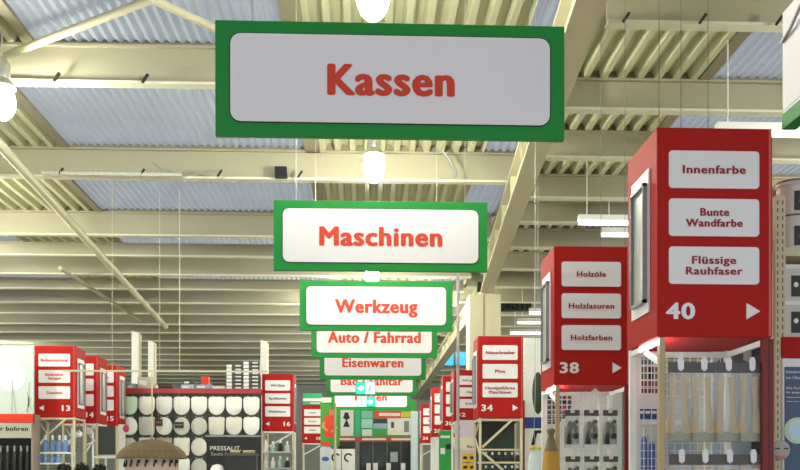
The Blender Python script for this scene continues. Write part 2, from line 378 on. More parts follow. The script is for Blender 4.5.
# ------------------------------------------------------------------ red aisle signs on top of the shelf ends
M_pic = mat('pale_product_picture', 'aeb3ae', .3, var=.35, scale=5)
def aisle_sign(d, x0, zt, zb, num, arrow, labels, side, label, wd=.8, dep=.72, txtmat=None, red=None):
    """front face on the plane Y=d; side = -1 when the picture side faces left, +1 right"""
    x1 = x0 + wd; h = zt - zb; txtmat = txtmat or M_dktxt
    t = thing('aisle_sign', (x0 + wd/2, d + dep/2, zb), label, 'sign', 'red numbered aisle signs')
    MB().box(x0, x1, d, d + dep, zb, zt).build('body', red or M_red, t, bevel=.008)
    for i, s in enumerate(labels):
        za = zt - h*(.112 + .2285*i); zz = za - h*.178
        lp = MB().rrect(x0 + wd*.10, x0 + wd*.88, zz, za, .025, d - .008, d + .004).build('label_panel', M_label, t)
        ln = max(len(q) for q in s.split('\n'))
        lettering(s, x0 + wd*.49, (za + zz)/2, d - .011, min(.66*wd,   .043*ln*wd/.8), h*.036 if '\n' in s else h*.038, txtmat, lp, bold=.05)
    zn = zt - h*.875; cap = h*.075
    lettering(num, x0 + wd*(.20 if arrow > 0 else .78), zn, d - .006, wd*(.19 if num[0] == '1' else .235), cap, M_label, t, bold=.05, name='number')
    ax = x0 + wd*(.83 if arrow > 0 else .17); s = cap*.52
    MB().prism([(ax - s*.85*arrow, zn - s), (ax + s*.85*arrow, zn), (ax - s*.85*arrow, zn + s)], d - .008, d + .004).build('arrow', M_label, t)
    xs = x0 if side < 0 else x1
    sg = -1 if side < 0 else 1
    y0, y1 = d + dep*.22, d + dep*.80
    def sl(e0, e1): return (min(xs + sg*e0, xs + sg*e1), max(xs + sg*e0, xs + sg*e1))
    a, b = sl(-.002, .012)
    pf = MB().box(a, b, y0, y1, zb + h*.14, zt - h*.16).build('poster', M_label, t)
    a, b = sl(.012, .022)
    MB().box(a, b, y0 + .04, y1 - .08, zb + h*.20, zt - h*.23).build('picture', M_pic, pf)
    a, b = sl(.010, .045)
    fr = MB(); fr.box(a, b, y0 + .03, y1 - .07, zt - h*.24, zt - h*.225).box(a, b, y0 + .03, y1 - .07, zb + h*.19, zb + h*.205)
    fr.box(a, b, y0 + .03, y0 + .045, zb + h*.19, zt - h*.225).box(a, b, y1 - .085, y1 - .07, zb + h*.19, zt - h*.225)
    fr.build('picture_frame', M_grey, pf)
    MB().box(x0 + wd*.965, x0 + wd*.985, d - .006, d + .002, zb + .01, zt - .01).build('edge_highlight', M_redglint, t)  # highlight along the right edge, put into the colour of a thin strip
    return t
M_redglint = mat('red_edge_highlight', 'd0584e', .4)
def sign_px(xl, top, bot, d, *a, **k):
    return aisle_sign(d, X(xl, d), Z(top, d, xl), Z(bot, d, xl), *a, **k)
d40, d38, d34, d32 = 6.35, 9.53, 16.2, 20.6
s40 = sign_px(657, 127, 337, d40, '40', 1, ['Innenfarbe', 'Bunte\nWandfarbe', 'Flüssige\nRauhfaser'], -1, 'large red aisle sign 40 with labels Innenfarbe and Bunte Wandfarbe', wd=.82)
s38 = sign_px(554, 246, 385, d38, '38', 1, ['Holzöle', 'Holzlasuren', 'Holzfarben'], -1, 'red aisle sign 38 with labels Holzöle, Holzlasuren, Holzfarben')
s34 = sign_px(478, 336, 418, d34, '34', 1, ['Akkuschrauber', 'Plus', 'Handgeführte\nMaschinen'], -1, 'red aisle sign 34 in front of the box column')
s32 = sign_px(454, 370, 421, d32, '32', 1, ['Akkugeräte', 'Sägen', 'Bohren'], -1, 'red aisle sign half hidden behind sign 34 and a grey pole')
s30 = sign_px(443, 376, 430, 24.3, '30', 1, ['Zubehör', 'Messen', 'Schleifen'], -1, 'red aisle sign above the narrow green banner')
s28 = sign_px(432, 388, 437, 27.4, '28', 1, ['Handwerk', 'Zangen', 'Hammer'], -1, 'red aisle sign second from the far end of the right row')
s26 = sign_px(421, 404, 443, 33.5, '26', 1, ['Reifen', 'Pflege', 'Öle'], -1, 'small red aisle sign at the far end of the right row')
XL = X(75, 18.7)
def left_sign(d, top, bot, num, labels, lb):
    return aisle_sign(d, XL - .8, Z(top, d, 80), Z(bot, d, 80), num, -1, labels, 1, lb, txtmat=M_redtxt)
s13 = left_sign(18.7, 346, 417, '13', ['Badausstattung', 'Badmöbel\nSpiegel', 'Duschen'], 'red aisle sign 13 with left arrow, nearest of the left row')
s14 = left_sign(20.3, 356, 423, '14', ['Sanitär', 'Bad', 'Wannen'], 'red aisle sign 14 between signs 13 and 15')
s15 = left_sign(21.9, 365, 426, '15', ['Armaturen', 'WC', 'Sitze'], 'red aisle sign 15, last of the left row beside the toilet seats')
s16 = aisle_sign(23.2, X(262, 23.2), Z(374, 23.2, 280), Z(431, 23.2, 280), '16', -1, ['WC-Sitze', 'Spülkästen', 'Heizkörper'], 1, 'red aisle sign 16 beside the toilet seat wall', txtmat=M_dark)
s18 = aisle_sign(34.5, X(302, 34.5), Z(405, 34.5, 310), Z(443, 34.5, 310), '18', -1, ['Lampen', 'Elektro', 'Kabel'], 1, 'small red aisle sign 18 beside the red-shirt poster', txtmat=M_dark)
for sgn, pxs, dy in ((s38, (601, 625), .3), (s40, (659, 681, 708), .2)):
    yy = sgn.location.y - .36 + dy; zt_ = max(v.co.z for v in sgn.children[0].data.vertices) + sgn.location.z
    for px in pxs: MB().tube((X(px, yy), yy, zt_ - .01), (X(px, yy), yy, H_D + .05), .003, 5).build('wire', M_wiregrey, sgn)
# green banner above sign 18
d = 34.6; t = thing('banner', (X(311, d), d, Z(405, d)), 'small green and white banner on top of sign 18', 'banner')
MB().box(X(303, d), X(322, d), d, d + .1, Z(405, d), Z(393.5, d)).build('board', mat('teal_green_board', '2fae74', .5), t)
MB().box(X(303, d), X(322, d), d - .02, d, Z(401.5, d), Z(398.5, d)).build('white_stripe', M_label, t)
MB().box(X(310, d), X(320, d), d - .02, d, Z(404, d), Z(402.8, d)).build('white_stripe', M_label, t)

# ------------------------------------------------------------------ shelf racks under the signs
M_ledbar = mat('glowing_light_bar', 'ffffff', .4, var=0, emit=30.0)
def rack(x0, x1, y0, y1, zt, label, fl=M_tan, bl=M_wpost, frm=M_dkred, grid=True, step=.06, cat='rack', gridmat=None, zg=1.4, braces=1, gy=None, lit=False):
    t = thing('display_rack', ((x0+x1)/2, (y0+y1)/2, 0), label, cat, 'display racks under the red signs')
    pw = .042
    for (xa, ya, m_) in ((x0 + .02, y0 + .01, fl), (x0 + .005, y1 - pw - .01, bl), (x1 - pw - .005, y0 + .01, frm), (x1 - pw - .005, y1 - pw - .01, bl)):
        MB().box(xa, xa + pw, ya, ya + pw, 0, zt).build('post', m_, t)
    for z in (.12, zt - .03):
        for ya in ((y1 - .045,) if lit and z > 1 else (y0 + .02, y1 - .045)): MB().box(x0 + .03, x1 - .03, ya, ya + .03, z - .02, z + .02).build('crossbar', bl, t)
        for xa in (x0 + .01, x1 - .04): MB().box(xa, xa + .025, y0 + .03, y1 - .03, z - .02, z + .02).build('crossbar', bl, t)
    if lit:
        MB().bar((x0 + .02, y0 + .03, zt - .03), (x0 + .02, y0 + .42, zt - .03), .03, .035).build('light_bar', M_ledbar, t)
        MB().bar((x0 + .035, y0 + .40, zt - .05), (x0 + .035, y0 + .06, zt - .17), .02, .035).build('brace', bl, t)
    elif braces:
        MB().bar((x0 + .03, y0 + .08, zt - .05), (x0 + .03, y1 - .06, zt - .30), .02, .04).build('brace', bl, t)
        MB().bar((x0 + .03, y1 - .06, zt - .32), (x0 + .03, y0 + .08, zt - .62), .02, .04).build('brace', bl, t)
    MB().box(x0 + .03, x1 - .03, y0 + .08, y1 - .05, .14, .9).build('base_cabinet', M_wpost, t)
    if grid:
        gy = gy if gy is not None else y1 - .06
        mb = MB(); nx = int((x1 - x0 - .1) / step)
        for i in range(nx + 1): x = x0 + .05 + i*step; mb.box(x - .0025, x + .0025, gy, gy + .005, zg - .5, zt - .03)
        z = zg - .5
        while z < zt - .03: mb.box(x0 + .05, x1 - .05, gy - .005, gy, z - .0025, z + .0025); z += step
        mb.build('wire_grid', gridmat or M_zinc, t, kind='stuff')
    return t
def zb_(s): return s.location.z
x40 = X(657, d40); x38 = X(554, d38); x34 = X(478, d34)
r40 = rack(x40, x40 + .8, d40, d40 + .72, zb_(s40), 'wire-backed rack of hanging brush packs under red sign 40', gridmat=M_wpost, lit=True)
r38 = rack(x38, x38 + .8, d38, d38 + .72, zb_(s38), 'wire-backed rack of blister packs under red sign 38', gridmat=M_wpost, lit=True)
r34 = rack(x34, x34 + .8, d34, d34 + .72, zb_(s34), 'rack with dark wire grid under red sign 34', fl=M_ivory, frm=M_ivory, bl=M_ivory, gridmat=M_dark, step=.07)
MB().bar((x34 + .08, d34 + .02, Z(447, d34)), (x34 + .62, d34 + .02, Z(419, d34)), .02, .04).build('brace', M_ivory, r34)
MB().bar((x34 + .08, d34 + .03, Z(452, d34)), (x34 + .45, d34 + .03, Z(470, d34)), .02, .04).build('brace', M_ivory, r34)
MB().bar((x34 + .02, d34 + .04, Z(449.5, d34)), (x34 + .78, d34 + .04, Z(449.5, d34)), .03, .03).build('crossbar', M_ivory, r34)
MB().box(x34 + .05, x34 + .75, d34 + .62, d34 + .64, .9, zb_(s34) - .03).build('back_panel', mat('dark_green_board', '33423a', .6), r34)
for s, lb in ((s32, 'plain rack under the sign half hidden behind sign 34'), (s30, 'plain rack behind the narrow green banner'), (s28, 'plain rack under the second farthest right sign'), (s26, 'plain rack under the farthest right sign'),
              (s14, 'rack under red sign 14 beside the dark board'), (s15, 'plain rack beside the left end of the toilet seats'), (s16, 'rack under red sign 16 with yellow post'), (s18, 'plain rack at the far left beside the red-shirt poster')):
    x, y, z = s.location
    q = rack(x - .4, x + .4, y - .36, y + .36, z, lb, fl=mat('yellow_post', 'd8b65a', .5) if s is s16 else M_ivory, frm=M_ivory, grid=True, step=.1, zg=1.5)
    MB().bar((x - .35, y - .3, z - .45), (x + .35, y - .3, z - .05), .02, .035).build('brace', M_wpost, q)
x, y, z = s13.location
r13 = rack(x - .4, x + .4, y - .36, y + .36, z, 'rack with blue bottles under red sign 13', fl=M_ivory, frm=M_ivory, bl=M_ivory, step=.08)
MB().bar((x - .12, y - .34, Z(434, 18.7)), (x + .22, y - .34, z - .03), .02, .035).build('brace', M_ivory, r13)
for py in (452.5, 463): MB().box(x - .38, x + (.34 if py < 460 else .22), 18.64, 18.95, Z(py, 18.7) - .03, Z(py, 18.7)).build('shelf', M_wpost, r13)

# ------------------------------------------------------------------ goods on rack 40: hanging packs of brushes
M_film = mat('clear_film_bag', 'dfe3e0', .15, var=.1, alpha=.28, spec=.6)
M_brush = mat('tan_brush_handle', 'c3a878', .5, var=.2, scale=9)
M_card = mat('grey_header_card', '5a5654', .55, var=.2)
M_sagebase = mat('sage_pack_base', '7c7d5c', .6, var=.2)
def brush_pack(proto_loc, label):
    x, y, z = proto_loc                    # z = hook height
    t = thing('brush_pack', proto_loc, label, 'pack', 'hanging brush packs on rack 40')
    MB().box(x - .085, x + .085, y - .004, y + .004, z - .075, z + .0).build('header_card', M_card, t)
    MB().prism([(x-.02, z-.05), (x+.0, z-.065), (x+.02, z-.05), (x+.022, z+.01), (x+.012, z+.035), (x-.012, z+.035), (x-.022, z+.01)], y - .02, y - .012).build('hook_tag', M_label, t)
    MB().tube((x, y - .02, z - .01), (x, y + .6, z - .01), .004, 6).build('hook', M_zinc, t)
    for dx, a in ((-.042, .1), (.035, -.1)):
        h = MB().tube((x + dx, y + .02, z - .10), (x + dx*1.15, y + .02, z - .30), .024, 10, .018); h.tube((x + dx*1.15, y + .02, z - .30), (x + dx*1.5, y + .02, z - .50), .018, 10, .034)
        h.build('brush_handle', M_brush, t, smooth=True)
    MB().box(x - .08, x + .08, y, y + .045, z - .56, z - .49).build('pack_base', M_sagebase, t, bevel=.008)
    b = MB(); n = 8
    b.lathe([(.088, -.56), (.094, -.48), (.09, -.25), (.092, -.12), (.087, -.074)], (x, y + .02, z), 14, 1, .42)
    b.build('film_bag', M_film, t, smooth=True)
    return t
ords = ['leftmost', 'second from left', 'third from left', 'rightmost']
bx = [X(p, d40 + .05) for p in (681, 704.5, 729, 752.5)]
zr1, zr2 = Z(360.5, d40 + .05), Z(454, d40 + .05)
bp = brush_pack((bx[0], d40 + .07, zr1), 'clear brush pack on upper hooks of rack 40, leftmost')
for i in range(1, 4): copy_tree(bp, (bx[i], d40 + .07, zr1), None, 'clear brush pack on upper hooks of rack 40, ' + ords[i])
for i in range(4): copy_tree(bp, (bx[i], d40 + .05, zr2), None, 'clear brush pack on lower hooks of rack 40, ' + ords[i])
# red strip, framed picture and colour swatch board seen through rack 40
t = thing('red_fascia', (x40 + .4, d40 + 1.1, 0), 'red strip seen through the wire grid under sign 40', 'fascia')
dd = d40 + .95
MB().box(X(640, dd), X(711, dd), dd, dd + .03, Z(351.5, dd), Z(339, dd)).build('strip', mat('bright_red_strip', 'e0303a', .4), t)
for px in (645, 705): MB().box(X(px, dd), X(px + 1.5, dd), dd + .005, dd + .03, 0, Z(351, dd)).build('leg', M_wpost, t)
t = thing('picture_board', (X(735, dd), dd, 0), 'pale blue picture board behind the right half of rack 40', 'poster')
MB().box(X(712, dd), X(762, dd), dd, dd + .03, 0, Z(336, dd)).build('board', mat('pale_blue_print', 'b9cfe0', .4, var=.25, scale=4), t)
MB().prism([(X(712, dd), Z(364, dd)), (X(722, dd), Z(356, dd)), (X(745, dd), Z(346, dd)), (X(746, dd), Z(366, dd))], dd - .006, dd).build('printed_shape', mat('slate_print', '6b7684', .5), t)
MB().box(X(743, dd), X(752, dd), dd - .012, dd - .006, Z(359, dd), Z(341, dd)).build('white_card', M_label, t)
def swatches(name, px0, py0, cell, nc, nr, d, cols, label, zoff=0):
    x0 = X(px0, d); c = cell*d/F; z1 = Z(py0, d)
    t = thing(name, (x0 + nc*c/2, d, 0), label, 'sample board', 'colour sample boards')
    MB().box(x0 - .01, x0 + nc*c + .01, d + .005, d + .02, 0, z1 + .01).build('board', M_wpost, t)
    proto = {}
    for r in range(nr):
        for k in range(nc):
            col_ = cols(r, k)
            if col_ not in proto: proto[col_] = MB().box(-c*.42, c*.42, -.004, .004, -c*.42, c*.42).build('swatch', mat('swatch_' + col_, col_, .4), t, origin=(0, 0, 0)).data; o = [q for q in t.children if q.data is proto[col_]][0]
            else: o = bpy.data.objects.new('swatch', proto[col_]); COL.objects.link(o); o.parent = t
            o.location = Vector((x0 + c*(k + .5), d + .002, z1 - c*(r + .5))) - t.location
    fr = MB()
    for k in range(nc + 1): fr.box(x0 + k*c - c*.07, x0 + k*c + c*.07, d - .012, d + .006, z1 - nr*c, z1)
    for r in range(nr + 1): fr.box(x0, x0 + nc*c, d - .012, d + .006, z1 - r*c - c*.07, z1 - r*c + c*.07)
    fr.build('lattice', M_wpost, t)
    return t
swatches('swatch_board', 640.5, 351, 7.0, 3, 6, d40 + .85, lambda r, k: ['8a8c88', '5d8794', '6d6a60', '6c6862', '8e2f30', '6d1420'][r] if k != 1 or r not in (2, 3) else '17181a', 'white lattice board with grey and red swatches left of rack 40')
swatches('swatch_board', 547, 394, 5.0, 5, 6, d38 + .75, lambda r, k: ['4b4e50', 'b04878', '3f5fa0', 'b83a36', '4f7a4a', '2c3036'][(r*2 + k) % 6], 'small multicoloured swatch board behind rack 38')
# white shelf with blue boxes seen at the left of rack 40
dd = d40 + .735; t = thing('white_shelf', (X(650, dd), dd + .2, 0), 'white shelf frame with blue boxes left of rack 40', 'shelf')
MB().box(X(632, dd), X(640, dd), dd, dd + .04, 0, Z(353, dd)).build('upright', M_wpost, t)
MB().box(X(640, dd), X(700, dd), dd, dd + .10, Z(424, dd), Z(419.5, dd)).build('shelf', M_wpost, t)
MB().box(X(640, dd), X(700, dd), dd + .15, dd + .17, 0, Z(396, dd)).build('back_panel', mat('pale_blue_board', 'aebfd4', .5, var=.2), t)
MB().box(X(639, dd), X(662, dd), dd + .02, dd + .10, 1.3, Z(470, dd)).build('lower_shelf', M_wpost, t)
M_bbox = mat('blue_carton', '2d4a86', .5, var=.2); M_cap = mat('white_cap', 'e6e6e6', .4)
for i, px in enumerate((642, 648.5, 655)):
    t = thing('carton', (X(px, dd), dd + .06, Z(419.5, dd)), 'small blue carton on the white shelf left of rack 40, ' + ('left', 'middle', 'right')[i], 'carton', 'blue cartons left of rack 40')
    a, b = X(px - 2.7, dd), X(px + 2.7, dd)
    MB().box(a, b, dd + .02, dd + .1, Z(419.5, dd), Z(408, dd)).build('body', M_bbox, t, bevel=.003)
    MB().box(a + .004, b - .004, dd + .016, dd + .02, Z(413, dd), Z(410, dd)).build('label_strip', M_label, t)
for i, px in enumerate((644, 652)):
    c = P(px, 470, dd + .06); zt = Z(428 + 6*i, dd)
    t = thing('spray_bottle', (c.x, dd + .06, c.z), 'slim blue bottle below the white shelf, ' + ('left', 'right')[i], 'bottle', 'blue bottles left of rack 40')
    MB().lathe([(.022, 0), (.024, .02), (.024, (zt - c.z)*.7), (.01, (zt - c.z)*.82)], (c.x, dd + .06, c.z), 12).build('body', mat('blue_bottle', '4a6fc0', .3), t, smooth=True)
    MB().lathe([(.012, (zt - c.z)*.82), (.012, zt - c.z)], (c.x, dd + .06, c.z), 10).build('cap', M_cap, t, smooth=True)

# ------------------------------------------------------------------ goods on rack 38: blister packs
M_tool = mat('dark_tool', '24292a', .45, var=.3, scale=14)
def blister(loc, label, wd=.155, h=.40):
    x, y, z = loc; t = thing('blister_pack', loc, label, 'pack', 'blister packs on rack 38')
    MB().box(x - wd/2, x + wd/2, y - .004, y + .004, z - .06, z).build('header_card', M_card, t)
    MB().box(x - .02, x + .02, y - .014, y - .006, z - .03, z + .025).build('hook_tag', M_label, t)
    MB().tube((x, y - .02, z - .015), (x, y + .6, z - .015), .004, 6).build('hook', M_zinc, t)
    MB().box(x - wd/2, x + wd/2, y + .03, y + .036, z - h, z - h*.45).build('backing_card', mat('pale_backing_card', 'b9bfbb', .5, var=.25, scale=10), t)
    g = MB().tube((x - .035, y + .01, z - .36), (x - .025, y + .01, z - .12), .036, 8, .022).tube((x - .03, y + .01, z - .20), (x + .055, y + .01, z - .11), .024, 8).ball((x + .035, y + .01, z - .27), .04, 10, 6).tube((x + .035, y + .01, z - .27), (x + .04, y + .01, z - .16), .02, 8)
    g.build('tool', M_tool, t, smooth=True)
    MB().box(x - wd*.42, x + wd*.42, y - .006, y + .03, z - h, z - h + .045).build('price_strip', M_label, t)
    MB().lathe([(wd*.48, -h + .03), (wd*.5, -h*.6), (wd*.46, -.062)], (x, y + .012, z), 12, 1, .42).build('blister', M_film, t, smooth=True)
    return t
bx = [X(p, d38 + .05) for p in (573, 592, 611)]; z1 = Z(409, d38); z2 = Z(456, d38)
b0 = blister((bx[0], d38 + .08, z1), 'blister pack on upper hooks of rack 38, left one')
for i in (1, 2): copy_tree(b0, (bx[i], d38 + .08, z1), None, 'blister pack on upper hooks of rack 38, ' + ('', 'middle one', 'right one')[i])
for i in range(3): copy_tree(b0, (bx[i], d38 + .06, z2), None, 'blister pack on lower hooks of rack 38, ' + ('left one', 'middle one', 'right one')[i])
dd = d38 + .95; t = thing('red_fascia', (x38 + .4, dd, 0), 'pink-red strip seen under the bottom edge of sign 38', 'fascia')
MB().box(X(551, dd), X(602, dd), dd, dd + .03, Z(391, dd), Z(383, dd)).build('strip', mat('pink_red_strip', 'e8545a', .4), t)
for px in (556, 598): MB().box(X(px, dd), X(px + 2, dd), dd, dd + .03, 0, Z(390, dd)).build('leg', M_wpost, t)
t = thing('backlit_board', (X(610, dd + .3), dd + .3, 0), 'pale white board behind the right half of rack 38', 'poster')
MB().box(X(572, dd+.3), X(622, dd+.3), dd + .3, dd + .33, 0, Z(388, dd + .3)).build('board', mat('pale_board', 'd7e2e4', .4, var=.1), t)
MB().bar(P(551, 436, d38 + .1), P(597, 390, d38 + .1), .03, .06).build('brace', M_wpost, r38)

# ------------------------------------------------------------------ goods on rack 34: small bottles in two rows
M_stone = mat('pale_plastic', 'd9d8d0', .4)
def small_bottle(loc, label, body, h=.16, r=.035, group='small bottles on rack 34'):
    x, y, z = loc; t = thing('bottle', loc, label, 'bottle', group)
    MB().lathe([(r*.95, 0), (r, .01), (r, h*.55), (r*.5, h*.72)], loc, 12).build('body', body, t, smooth=True)
    MB().lathe([(r*.45, h*.72), (r*.45, h), (r*.3, h)], loc, 10).build('cap', M_cap, t, smooth=True)
    return t
for z_, nm in ((461.5, 'upper'), (475, 'lower')):
    zz = Z(z_, d34); MB().box(x34 + .03, x34 + .77, d34 + .05, d34 + .35, zz - .03, zz).build('shelf', M_ivory, r34)
    b0 = None
    for i, px in enumerate((486, 492.5, 499, 505.5, 512, 517.5)):
        lb = 'small dark bottle with white cap on %s shelf of rack 34, %s from left' % (nm, ('first', 'second', 'third', 'fourth', 'fifth', 'sixth')[i])
        loc = (X(px, d34 + .12), d34 + .12, zz)
        if b0 is None: b0 = small_bottle(loc, lb, M_tool, .17, .042)
        else: copy_tree(b0, loc, None, lb)

# ------------------------------------------------------------------ paint shelf on the far right
dg = 6.75; xu = X(775.5, dg)
t = thing('paint_shelf', (xu + 1.2, dg + .3, 0), 'ivory paint shelf with perforated upright at the right edge', 'shelf')
up = MB().box(xu, X(785.5, dg), dg, dg + .05, 0, Z(191, dg)).build('upright', M_ivory, t)
sl = MB(); z = 1.6
while z < Z(196, dg):
    for px in (777.7, 782.6): sl.box(X(px, dg) - .0045, X(px, dg) + .0045, dg - .002, dg + .004, z, z + .032)
    z += .058
sl.build('slot', mat('slot_shadow_steel', '6d6753', .7), up, kind='stuff')
MB().box(xu + .04, xu + 2.4, dg + .5, dg + .53, 0, Z(168, dg)).build('back_panel', M_wall, t)
MB().box(X(776, dg), xu + 2.4, dg + .3, dg + .5, Z(183, dg), Z(168, dg)).build('crossbar', M_ivory, t)
for a, b in ((251.5, 243), (340, 333.5)): MB().box(X(785, dg), xu + 2.4, dg + .02, dg + .5, Z(a, dg), Z(b, dg)).build('shelf', M_ivory, t)
MB().box(X(781, dg), xu + 2.4, dg - .02, dg + .0, Z(356, dg), Z(335, dg)).build('fascia', M_red, t)
MB().box(xu + 2.36, xu + 2.4, dg, dg + .5, 0, Z(191, dg)).build('upright', M_ivory, t)
MB().box(X(786, dg), xu + 2.36, dg + .02, dg + .5, 0, .9).build('base_cabinet', M_ivory, t)
M_pail = mat('grey_white_pail', 'cfc4bd', .35, var=.06); M_art = mat('dark_pail_print', '2e2a2c', .45, var=.6, scale=9)
M_lid = mat('dark_brown_lid', '6a5149', .4)
def pail(loc, label, square=False):
    x, y, z = loc; t = thing('paint_bucket', loc, label, 'bucket', 'paint buckets on the right shelf')
    r, h = .125, .262
    if square:
        MB().rrect(x - r, x + r, z, z + h, .02, y - r, y + r).build('body', M_pail, t)
        MB().rrect(x - r - .006, x + r + .006, z + h - .022, z + h + .008, .008, y - r - .006, y + r + .006).build('lid', M_label, t)
        lb = MB().box(x - r*.6, x + r*.9, y - r - .003, y - r, z + .03, z + h*.72); lb.build('label', M_art, t)
        MB().ball((x - r*.3, y - r - .002, z + .12), .022, 10, 6, sy=.1).build('emblem', M_label, t)
    else:
        MB().lathe([(r*.9, 0), (r*.92, .01), (r*.985, h*.86), (r*1.05, h*.86), (r*1.05, h*.97)], loc, 24).build('body', M_pail, t, smooth=True)
        MB().lathe([(r*1.06, h*.95), (r*1.07, h*.97), (r*1.07, h), (r*.98, h*1.005)], loc, 24).build('lid', M_lid, t, smooth=True)
        lb = MB(); n = 14; vs = []
        for j, zz in ((.92, h*.10), (.97, h*.66)):
            for i in range(n + 1):
                a = math.radians(-112 + 100*i/n); vs.append((x + (r*j + .002)*math.cos(a), y + (r*j + .002)*math.sin(a), z + zz))
        lb.add(vs, [(i, i+1, n+2+i, n+1+i) for i in range(n)]); lb.build('label', M_art, t, smooth=True)
        MB().ball((x + .02, y - r*.96, z + h*.38), .026, 10, 6, sy=.2).build('emblem', M_label, t)
    return t
pc = [('upper', 243, False), ('lower', 333.5, True)]
for nm, py, sq in pc:
    for lv in range(2):
        for k in range(3):
            xx = X(786, dg) + .135 + k*.30; h = .264 if not sq else .272
            pail((xx, dg + .17, Z(py, dg) + lv*h + .0), '%s paint bucket, %s shelf at the right edge, %s' % ('pale square' if sq else 'round grey', nm, ('bottom' if lv == 0 else 'top') + ' layer, ' + ('first', 'second', 'third')[k] + ' from upright'), sq)
# blue information poster under the fascia
dp = dg - .03; t = thing('information_poster', (X(795, dp) + .3, dp, Z(470, dp)), 'blue information poster with white border below the red fascia', 'poster')
xp = X(783.3, dp)
MB().box(xp, xp + .95, dp + .01, dp + .028, 1.2, Z(356.5, dp)).build('border', M_label, t)
MB().box(xp + .014, xp + .93, dp, dp + .01, 1.22, Z(365, dp)).build('print', mat('slate_blue_print', '4c5f80', .5, var=.05), t)
for i, (s, py, hh) in enumerate([('Innenraum', 370, .022), ('im Überblick', 376, .02), ('Die Farben', 386.5, .018), ('für jeden Raum', 391, .016), ('Wände und Decken', 396, .010), ('innen, matt, weiß', 400, .010)]):
    ww = len(s)*hh*.82; lettering(s, xp + .022 + ww/2, Z(py, dp), dp - .003, ww, hh, M_label, t, bold=.01)
cb = P(797, 430, dp); MB().lathe([(.078, 0), (.078, .004)], (0, 0, 0), 24)
def disc(px, py, d, r, m_, name, par, th=.006, n=24, sx=1):
    c = P(px, py, d); MB().prism([(c.x + sx*r*math.cos(2*math.pi*i/n), c.z + r*math.sin(2*math.pi*i/n)) for i in range(n)], d - th, d).build(name, m_, par)
disc(797, 430.5, dp, .098, mat('pale_green_ring', 'cfdcb4', .5), 'bubble_ring', t)
disc(797.5, 430.5, dp - .006, .078, mat('pale_aqua_print', 'bfe0ec', .5), 'bubble', t)
a, b, c = P(784.5, 428.5, dp), P(791, 424, dp), P(789, 435, dp)
MB().prism([(a.x, a.z), (c.x, c.z), (b.x, b.z)], dp - .005, dp).build('bubble_tip', mat('pale_green_ring', ''), t)
# round face tag hanging on the upright
df = dg - .07; c = P(780.5, 450, df); t = thing('face_disc', (c.x, df, c.z), 'round grey disc with a drawn sleepy face on the upright', 'tag')
MB().ball((c.x, df, c.z), .072, 20, 10, sy=.35).build('disc', mat('pale_grey_plush', 'b9b4b0', .8), t, smooth=True)
for px in (778, 786.5): q = P(px, 448.5, df - .028); MB().box(q.x - .018, q.x + .014, df - .03, df - .018, q.z - .004, q.z + .004).build('eye', M_black, t)
q = P(781.5, 456.5, df - .028); MB().rrect(q.x - .034, q.x + .034, q.z - .012, q.z + .008, .008, df - .026, df - .012).build('mouth', mat('salmon_felt', 'd9836a', .7), t)
MB().tube((c.x, df, c.z + .06), (c.x, dg + .0, c.z + .09), .004, 6).build('cord', M_label, t)
# dark red strip beside the upright
xr = x40 + .8; t = thing('red_side_strip', (xr + .02, d40 + .2, 0), 'tall dark red strip between rack 40 and the upright', 'strip')
MB().box(xr + .0, xr + .018, d40 + .05, d40 + .30, 0, zb_(s40) - .0).build('panel', M_black, t)
MB().box(xr + .018, xr + .052, d40 + .05, d40 + .30, 0, zb_(s40)).build('panel', M_dkred, t)

# ------------------------------------------------------------------ things between racks 34 and 38
dd = 18.5; t = thing('display_board', (X(534, dd), dd, 0), 'tall white panel with blue stripe between signs 34 and 38', 'panel')
MB().box(X(524, dd), X(548, dd), dd, dd + .06, 0, Z(337, dd)).build('panel', mat('white_laminate', 'e6eae8', .4), t)
MB().box(X(524.5, dd), X(548, dd), dd - .012, dd, Z(428, dd), Z(417, dd)).build('blue_stripe', mat('navy_print', '1d3a8c', .45), t)
MB().prism([(X(531, dd), Z(445, dd)), (X(534.5, dd), Z(445, dd)), (X(537, dd), Z(433, dd)), (X(543, dd), Z(433, dd)), (X(543, dd), Z(430, dd)), (X(534.5, dd), Z(430, dd))], dd - .01, dd).build('printed_mark', M_black, t)
MB().box(X(523, dd), X(524.5, dd), dd - .03, dd + .07, 0, Z(400, dd)).build('edge_post', M_dkred, t)
dd = 14.0; c = P(538, 393, dd); t = thing('shade_cover', (c.x, dd, c.z - .3), 'dark green oval cover hanging left of rack 38', 'cover')
MB().ball((c.x, dd, c.z), .09, 16, 10, sz=3.6, sy=.8).build('cover', mat('dark_green_cloth', '31402f', .7), t, smooth=True)
MB().tube((c.x, dd, c.z + .3), (c.x, dd, H_D + .05), .003, 6).build('cord', M_zinc, t)
dd = 10.6; c = P(536.5, 458, dd); t = thing('gift_bag', (c.x, dd, c.z - .12), 'pale bag with yellow bow hanging on a cord left of rack 38', 'bag')
MB().lathe([(.10, -.14), (.105, -.10), (.085, .02), (.04, .09), (.05, .11)], (c.x, dd, c.z), 14, 1, .6).build('bag', mat('pale_blue_cloth', 'cfdde2', .7), t, smooth=True)
for s_ in (-1, 1): MB().ball((c.x + s_*.045, dd - .02, c.z + .115), .045, 12, 7, sz=.6, sy=.6).build('bow_loop', mat('yellow_ribbon', 'd9c23e', .5), t, smooth=True)
MB().path([(c.x, dd, c.z + .1), (c.x - .03, dd, c.z + .3), (c.x - .015, dd, c.z + .8), (c.x - .015, dd, H_D + .05)], .003).build('cord', M_zinc, t)
dd = 9.3; c = P(551, 470, dd); t = thing('paper_cone', (c.x, dd, 1.0), 'brown and yellow paper cone standing left of rack 38', 'cone')
